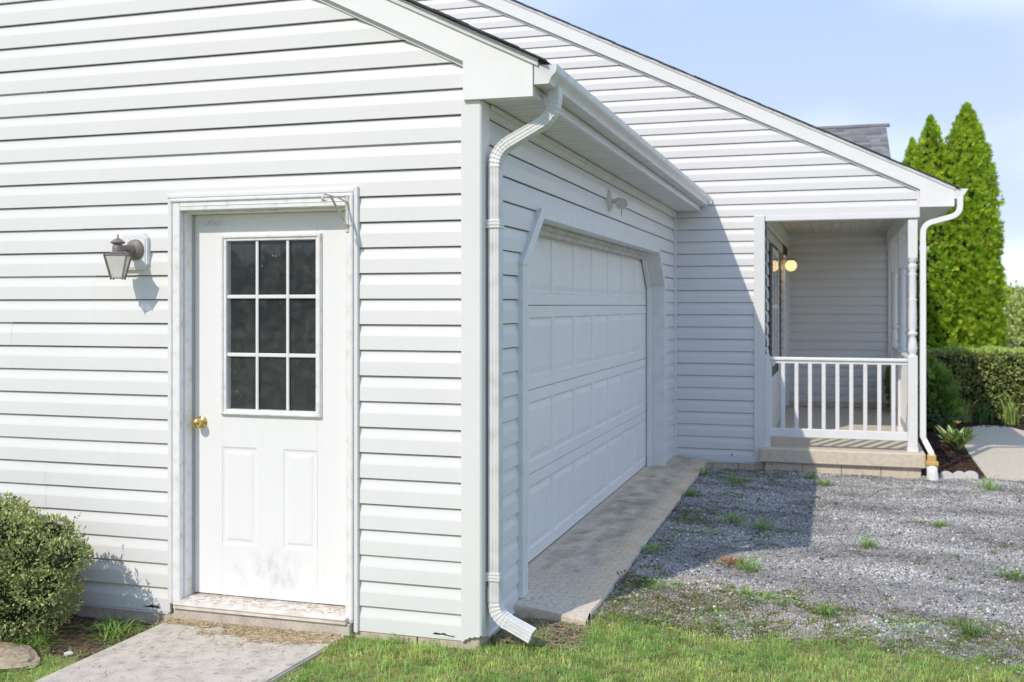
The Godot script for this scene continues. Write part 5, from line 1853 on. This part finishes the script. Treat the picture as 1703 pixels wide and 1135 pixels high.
	for k in 15:
		var a := k * 2.4
		var l := rng.randf_range(0.25, 0.48)
		for j in 14:
			var s := (j + 1) / 14.0
			var p := Vector3(cos(a) * l * s, 0.3 * sin(s * 2.4), sin(a) * l * s)
			for sd in [-1.0, 1.0]:
				b.add(LV, LN, Transform3D(facing((Vector3(-sin(a) * sd, 0.1, cos(a) * sd) + Vector3(cos(a), 0, sin(a)) * 0.4).normalized(), rng.randf_range(-0.4, 0.4)).scaled(Vector3.ONE * 0.07 * sin(s * 2.9 + 0.2)), p), Color(0.04, 0.075, 0.03) * rng.randf_range(0.7, 1.3))
	part("fronds", b, M.leaf, t)
	weeds()
	backdrop()


func arborvitae(at: Vector3, h: float, r: float, count: int, label: String) -> void:
	var t := thing("arborvitae", label, "tree", at, "columnar evergreens behind the hedge")
	var rad := func(y: float) -> float:
		var s := y / h
		return r * (1.0 - exp(-1.2 * (h - y))) * (1.1 - 0.14 * s) * smoothstep(-0.12, 0.14, s)
	var b := MB.new()
	for n in count:
		var y := h * (1.0 - sqrt(1.0 - rng.randf() * 0.998))
		if rng.randf() < 0.25:
			y = h * rng.randf()
		var a := rng.randf() * TAU
		var lump := 1.0 + 0.26 * en.get_noise_3d(cos(a) * 1.6 + at.x * 7.0, y * 1.9, sin(a) * 1.6) + 0.34 * en.get_noise_3d(cos(a) * 4.0, y * 6.0 + at.x, sin(a) * 4.0)
		var d := Vector3(cos(a), 0, sin(a))
		var p: Vector3 = d * float(rad.call(y)) * lump * (1.0 - 0.2 * pow(rng.randf(), 3.0)) + Vector3(0, y, 0)
		var dir := (d * 0.5 + Vector3.UP * 0.95 + Vector3(rng.randfn(), rng.randfn(), rng.randfn()) * 0.35).normalized()
		var clump := clampf(0.5 + 0.8 * en.get_noise_3d(p.x * 4.0 + 9.0, p.y * 4.0, p.z * 4.0) + rng.randf_range(-0.3, 0.3), 0.0, 1.0)
		var k := Color(0.29, 0.48, 0.03).lerp(Color(0.67, 0.83, 0.11), clump)
		if rng.randf() < 0.02:
			k = Color(0.42, 0.3, 0.1)
		var bs := facing(dir, rng.randf_range(-0.8, 0.8))
		b.add(LV, LN, Transform3D(bs.scaled(Vector3.ONE * rng.randf_range(0.06, 0.125)), p), k)
	for n in 26:
		b.add(LV, LN, Transform3D(facing((Vector3.UP + Vector3(rng.randfn(), 0, rng.randfn()) * 0.12).normalized(), rng.randf() * TAU).scaled(Vector3(0.5, 1.4, 0.5) * 0.13), Vector3(rng.randfn() * 0.015, h * 0.985 + rng.randf() * 0.12 - 0.1, rng.randfn() * 0.015)), Color(0.17, 0.28, 0.02))
	part("crown", b, M.conifer, t)
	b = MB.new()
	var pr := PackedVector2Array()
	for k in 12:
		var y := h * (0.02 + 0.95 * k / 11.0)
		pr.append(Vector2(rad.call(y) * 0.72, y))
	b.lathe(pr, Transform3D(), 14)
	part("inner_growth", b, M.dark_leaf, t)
	b = MB.new()
	b.lathe(PackedVector2Array([Vector2(0.09, -0.1), Vector2(0.07, 0.1), Vector2(0.05, 1.2), Vector2(0.0, h * 0.9)]), Transform3D(), 10)
	part("trunk", b, M.bark, t)


func hosta() -> void:
	var t := thing("hosta", "variegated hosta with broad green and cream leaves in the mulch beside the walk", "plant", Vector3(2.95, -0.07, -8.35))
	for k in 44:
		var b := MB.new()
		var a := k * 2.4 + rng.randf_range(-0.3, 0.3)
		var l := rng.randf_range(0.13, 0.27)
		var w := l * rng.randf_range(0.24, 0.34)
		var el := rng.randf_range(0.25, 1.35)
		var d := Vector3(cos(a), 0, sin(a))
		var s := Vector3(-sin(a), 0, cos(a))
		var prev := []
		var pale := rng.randf() < 0.45
		for j in 7:
			var u := j / 6.0
			var ang := el + 0.75 - 1.7 * u
			var c := d * (0.04 + l * u * cos(el * 0.6)) + Vector3.UP * (0.03 + l * sin(el) * u + 0.1 * u - 0.22 * l * u * u * (2.2 - el))
			var hw := w * sin(PI * pow(u, 0.75)) + 0.004
			var row := [c - s * hw + Vector3.UP * hw * 0.35, c - s * hw * 0.55 + Vector3.UP * hw * 0.1, c, c + s * hw * 0.55 + Vector3.UP * hw * 0.1, c + s * hw + Vector3.UP * hw * 0.35]
			if j > 0:
				for i in 4:
					b.col = Color(0.55, 0.56, 0.24) if (i == 0 or i == 3) == pale else Color(0.11, 0.24, 0.055)
					b.quado(prev[i], prev[i + 1], row[i + 1], row[i], Vector3.UP + d * 0.2)
			prev = row
		part("leaf", b, M.leaf, t)
	var b2 := MB.new()
	b2.col = Color(0.6, 0.36, 0.06)
	for k in 7:
		var a := k * 0.9
		b2.trio(Vector3(0, 0.34, 0.1), Vector3(cos(a) * 0.05, 0.37, 0.1 + sin(a) * 0.05), Vector3(cos(a + 0.7) * 0.05, 0.36, 0.1 + sin(a + 0.7) * 0.05), Vector3.UP)
	part("yellow_leaf", b2, M.leaf, t)


func weed_mesh(sd: int, broad: bool, size: float, tone: Color) -> ArrayMesh:
	var r := RandomNumberGenerator.new()
	r.seed = sd
	var b := MB.new()
	if not broad:
		for k in 70:
			var a := r.randf() * TAU
			var d := Vector3(cos(a), 0, sin(a))
			var s := Vector3(-d.z, 0, d.x)
			var h := size * r.randf_range(0.1, 0.55)
			var l := size * r.randf_range(0.35, 1.1)
			var w := 0.0022 * r.randf_range(0.7, 1.3)
			b.col = tone * r.randf_range(0.7, 1.3)
			var p := Vector3(r.randfn(), 0, r.randfn()) * size * 0.16
			var m := p + d * l * 0.5 + Vector3.UP * h * 0.8
			var e := p + d * l + Vector3.UP * h * 0.75
			b.quado(p - s * w, p + s * w, m + s * w, m - s * w, Vector3.UP)
			b.trio(m - s * w, m + s * w, e, Vector3.UP)
	else:
		for k in 90:
			var a := r.randf() * TAU
			var q := sqrt(r.randf()) * size
			var h := r.randf_range(0.008, 0.05) * (1.4 - q / size)
			var d := Vector3(cos(a), r.randf_range(0.1, 0.5), sin(a)).normalized()
			var s := Vector3(-sin(a), r.randf_range(-0.3, 0.3), cos(a))
			var l := r.randf_range(0.014, 0.032)
			b.col = tone * r.randf_range(0.7, 1.3)
			var p := Vector3(cos(a) * q, h, sin(a) * q)
			b.trio(p, p + d * l * 0.5 + s * l * 0.3, p + d * l, Vector3.UP)
			b.trio(p, p + d * l, p + d * l * 0.5 - s * l * 0.3, Vector3.UP)
			b.quado(Vector3(0, 0.003, 0), Vector3(0, 0.003, 0) + s * 0.001, p + s * 0.001, p, Vector3.UP)
	return b.mesh()


func weeds() -> void:
	var green := Color(0.2, 0.34, 0.07)
	var list := [
		[0.72, -5.28, 0, 0.17, "bright tuft of long grass in the shade near the wall corner"],
		[0.38, -5.6, 0, 0.13, "grass tuft against the far end of the concrete apron"],
		[0.43, -4.36, 0, 0.11, "low grass patch hugging the apron edge halfway along"],
		[0.86, -3.5, 0, 0.13, "shaded weed tuft, left one of the pair in mid gravel"],
		[1.1, -3.38, 0, 0.12, "shaded weed tuft near the shadow edge in mid gravel"],
		[0.76, -2.9, 1, 0.12, "flat shaded weed lying on the gravel beyond the sunlit edge"],
		[1.07, -2.12, 0, 0.15, "sunlit spreading grass clump beside red leaves"],
		[0.62, -1.35, 1, 0.13, "low broad-leaved weed near the front corner of the apron"],
		[1.16, -1.45, 1, 0.09, "small leafy weed in the tan gravel left of centre"],
		[1.33, -1.38, 1, 0.1, "dark leafy weed right of the small one in the tan gravel"],
		[1.58, -1.24, 0, 0.09, "small grass star alone near the lawn edge"],
		[1.08, -0.86, 1, 0.14, "tall leafy weed where the lawn meets the gravel"],
		[1.52, -5.6, 0, 0.11, "bright weed in the sun below the porch base, right one"],
		[1.38, -5.95, 0, 0.1, "bright weed at the foot of the porch base, left one"],
		[1.85, -3.0, 0, 0.1, "thin yellowish weed in the dark band of gravel"],
		[2.39, -3.9, 0, 0.07, "tiny bluish grass tuft out in the open gravel"],
		[2.67, -2.36, 0, 0.13, "weed patch at the right edge of the gravel"],
		[2.29, -1.12, 0, 0.12, "grass tuft at the right near the lawn edge"],
		[2.98, -5.75, 0, 0.2, "long grassy patch in front of the walk"],
		[0.42, -1.42, 1, 0.09, "reddish brown dying weed at the apron edge", Color(0.2, 0.1, 0.045)],
		[0.46, -2.2, 1, 0.06, "small green sprout in the crack of the apron edge"],
		[1.98, -1.05, 1, 0.12, "mossy weed patch along the lawn edge, right of centre"],
		[-1.98, 0.12, 1, 0.09, "leafy weed in the soil between shrub and step slab"],
		[-1.86, 0.28, 0, 0.14, "tall grass tuft at the edge of the step slab"],
		[-2.15, 0.5, 0, 0.12, "grass tuft in front of the shrub by the tan rock"],
		[0.97, -2.2, 1, 0.06, "patch of orange red fallen leaves beside the sunlit clump", Color(0.5, 0.13, 0.04)],
	]
	var sd := 300
	for q in list:
		var o := MeshInstance3D.new()
		o.name = "weed"
		sd += 1
		o.mesh = weed_mesh(sd, q[2] == 1, q[3] * 1.45, q[5] if q.size() > 5 else green * rng.randf_range(0.85, 1.25))
		o.material_override = M.leaf
		add_child(o, true)
		o.position = Vector3(q[0], gy(q[0], q[1]) + 0.012, q[1])
		tag(o, q[4], "weed", "weeds growing through the gravel and soil")
	var d := thing("dandelion", "single yellow dandelion flower in the grass at the gravel edge", "flower", Vector3(0.84, gy(0.84, -0.5), -0.5))
	var b := MB.new()
	b.col = Color(0.1, 0.18, 0.04)
	b.box(Vector3(-0.0015, 0, -0.0015), Vector3(0.0015, 0.07, 0.0015), 0.0)
	part("stem", b, M.leaf, d)
	b = MB.new()
	b.col = Color(0.75, 0.5, 0.02)
	for k in 22:
		var a := k * 2.4
		var r := 0.006 + 0.011 * (k / 22.0)
		b.trio(Vector3(0, 0.07, 0), Vector3(cos(a) * r, 0.077, sin(a) * r), Vector3(cos(a + 0.4) * r, 0.077, sin(a + 0.4) * r), Vector3.UP)
	part("flower_head", b, M.leaf, d)
	# rock and stones
	boulder("rock", "flat tan field rock at the edge of the bed, in the lower left corner", "rock", Vector3(-2.24, -0.07, 0.68), Vector3(0.26, 0.045, 0.15), 6)
	boulder("stone", "small whitish stone in the bed between rock and step slab", "stone", Vector3(-1.93, -0.08, 0.52), Vector3(0.026, 0.018, 0.022), 9)
	var eds := [[2.665, -6.37, 0.062, "white rounded edging stone, the one beside the drain pipe"], [2.78, -6.385, 0.066, "white rounded edging stone, middle of three at the mulch bed"], [2.885, -6.42, 0.07, "white rounded edging stone nearest the walk"]]
	for q in eds:
		b = MB.new()
		var arc := PackedVector2Array([Vector2(-q[2], -0.06)])
		for k in 11:
			var a := PI - PI * k / 10.0
			arc.append(Vector2(cos(a) * q[2], 0.02 + sin(a) * q[2] * 0.75))
		arc.append(Vector2(q[2], -0.06))
		b.prism(arc, Vector3(0, 0, -0.03), Vector3.RIGHT, Vector3.UP, Vector3(0, 0, 0.055))
		var o := part("edging_stone", b, M.edging)
		o.position = Vector3(q[0], -0.075, q[1])
		o.rotation.y = rng.randf_range(-0.3, 0.3)
		tag(o, q[3], "stone", "scalloped edging stones")


func boulder(called: String, label: String, category: String, at: Vector3, r: Vector3, sd: int) -> void:
	var f := FastNoiseLite.new()
	f.seed = sd
	f.frequency = 1.1
	f.fractal_octaves = 4
	var b := MB.new()
	var rings := 14
	var seg := 26
	for i in rings:
		for j in seg:
			var p := []
			for q in [[i, j], [i, j + 1], [i + 1, j + 1], [i + 1, j]]:
				var th := PI * float(q[0]) / rings
				var ph := TAU * float(q[1] % seg) / seg
				var d := Vector3(sin(th) * cos(ph), cos(th), sin(th) * sin(ph))
				p.append(d * (1.0 + 0.3 * f.get_noise_3dv(d) + 0.12 * snappedf(f.get_noise_3dv(d * 2.5), 0.3)) * r)
			var mid: Vector3 = (p[0] + p[1] + p[2] + p[3]) * 0.25
			b.trio(p[0], p[1], p[2], mid)
			b.trio(p[0], p[2], p[3], mid)
	var o := part(called, b, M.rock if called == "rock" else M.edging)
	o.position = at
	tag(o, label, category)


func backdrop() -> void:
	# garden trees beyond the hedge
	leaf_shape(0.3, 0.1)
	var spots := [[Vector3(6.55, 0, -26.0), 1.0, "rounded yellow-green tree beyond the hedge at the right edge"], [Vector3(8.2, 0, -27.5), 1.1, "light green tree behind the yellow-green one, far right"], [Vector3(5.9, 0, -31.0), 0.95, "distant green tree just right of the tallest arborvitae"]]
	for i in spots.size():
		var q: Array = spots[i]
		var s: float = q[1]
		var t := thing("garden_tree", q[2], "tree", q[0], "trees beyond the hedge")
		var lobes := []
		for k in 9:
			var a := k * 2.4
			lobes.append([Vector3(cos(a) * 0.85, 1.15 + 0.42 * sin(k * 1.7) + (0.4 if k % 3 == 0 else 0.0), sin(a) * 0.85) * s, Vector3(0.72, 0.55, 0.7) * s])
		part("crown", lobes_foliage(lobes, 5200, 0.13, Color(0.32, 0.42, 0.12), Color(0.58, 0.66, 0.22), Color(0.7, 0.7, 0.34), 0.3, 0.4), M.leaf, t)
		stems(t, Vector3(0, -0.1, 0), [Vector3(0.4, 1.2, 0.2) * s, Vector3(-0.5, 1.3, 0) * s, Vector3(0.1, 1.5, -0.3) * s], 0.09)
	# far wood along the horizon
	var b := MB.new()
	for n in 15000:
		var x := rng.randf_range(-60.0, 120.0)
		var top := 3.0 + 1.6 * en.get_noise_2d(x * 0.12, 0.0) + 1.2 * en.get_noise_2d(x * 0.5, 5.0)
		var p := Vector3(x, top * sqrt(rng.randf()), -150.0 + rng.randf_range(-6.0, 6.0))
		if n > 9000:
			p.z = 42.0 + rng.randf_range(-3.0, 3.0)
			p.x *= 0.6
		var dir := Vector3(rng.randfn(), absf(rng.randfn()) + 0.4, rng.randfn() + 0.6).normalized()
		b.add(LV, LN, Transform3D(facing(dir, rng.randf() * TAU).scaled(Vector3.ONE * rng.randf_range(0.9, 1.9)), p), Color(0.1, 0.15, 0.06).lerp(Color(0.19, 0.25, 0.1), rng.randf()))
	kind(part("far_wood", b, M.leaf), "stuff")


func extra_materials() -> void:
	var mid := noise(3, 0.025, 5)
	var gr := noise(4, 0.35, 2)
	M.pvc_trim = mat(0.45, Color.WHITE, ramp(mid, gr, 512, [Color(0.8, 0.8, 0.79), Color(0.83, 0.83, 0.825), Color(0.84, 0.84, 0.84)], 0.005), 0.25)
	M.capping = mat(0.42, Color.WHITE, ramp(mid, gr, 512, [Color(0.7, 0.7, 0.68), Color(0.77, 0.775, 0.775), Color(0.79, 0.795, 0.8)], 0.015), 0.5)
	M.sill = mat(0.6, Color.WHITE, ramp(mid, gr, 512, [Color(0.52, 0.43, 0.34), Color(0.67, 0.61, 0.54), Color(0.74, 0.71, 0.66), Color(0.77, 0.75, 0.71)], 0.03), 0.8)
	M.porch_ceiling = mat(0.6, lin(0.66, 0.62, 0.55))
	M.lens = mat(0.08, lin(0.55, 0.58, 0.55))
	M.hook = mat(0.5, Color.WHITE, ramp(mid, gr, 512, [Color(0.35, 0.22, 0.14), Color(0.66, 0.63, 0.58), Color(0.78, 0.77, 0.75)], 0.1), 6.0)
	M.mulch = bump(mat(0.98, Color.WHITE, ramp(mid, gr, 512, [Color(0.018, 0.01, 0.008), Color(0.05, 0.028, 0.02), Color(0.085, 0.05, 0.037)], 0.5), 2.0), grey(mid, 512), 1.5)
	M.edging = mat(0.8, lin(0.62, 0.61, 0.58))
	M.lily = []
	for k in [Color(0.36, 0.38, 0.12), Color(0.12, 0.22, 0.06), Color(0.28, 0.38, 0.1)]:
		var m := leafy(0.5, 0.4)
		m.albedo_color = (k as Color).linear_to_srgb()
		M.lily.append(m)


func _ready() -> void:
	rng.seed = 20240611
	view()
	make_materials()
	extra_materials()
	build_house()
	build_ground()
	fixtures()
	plants()
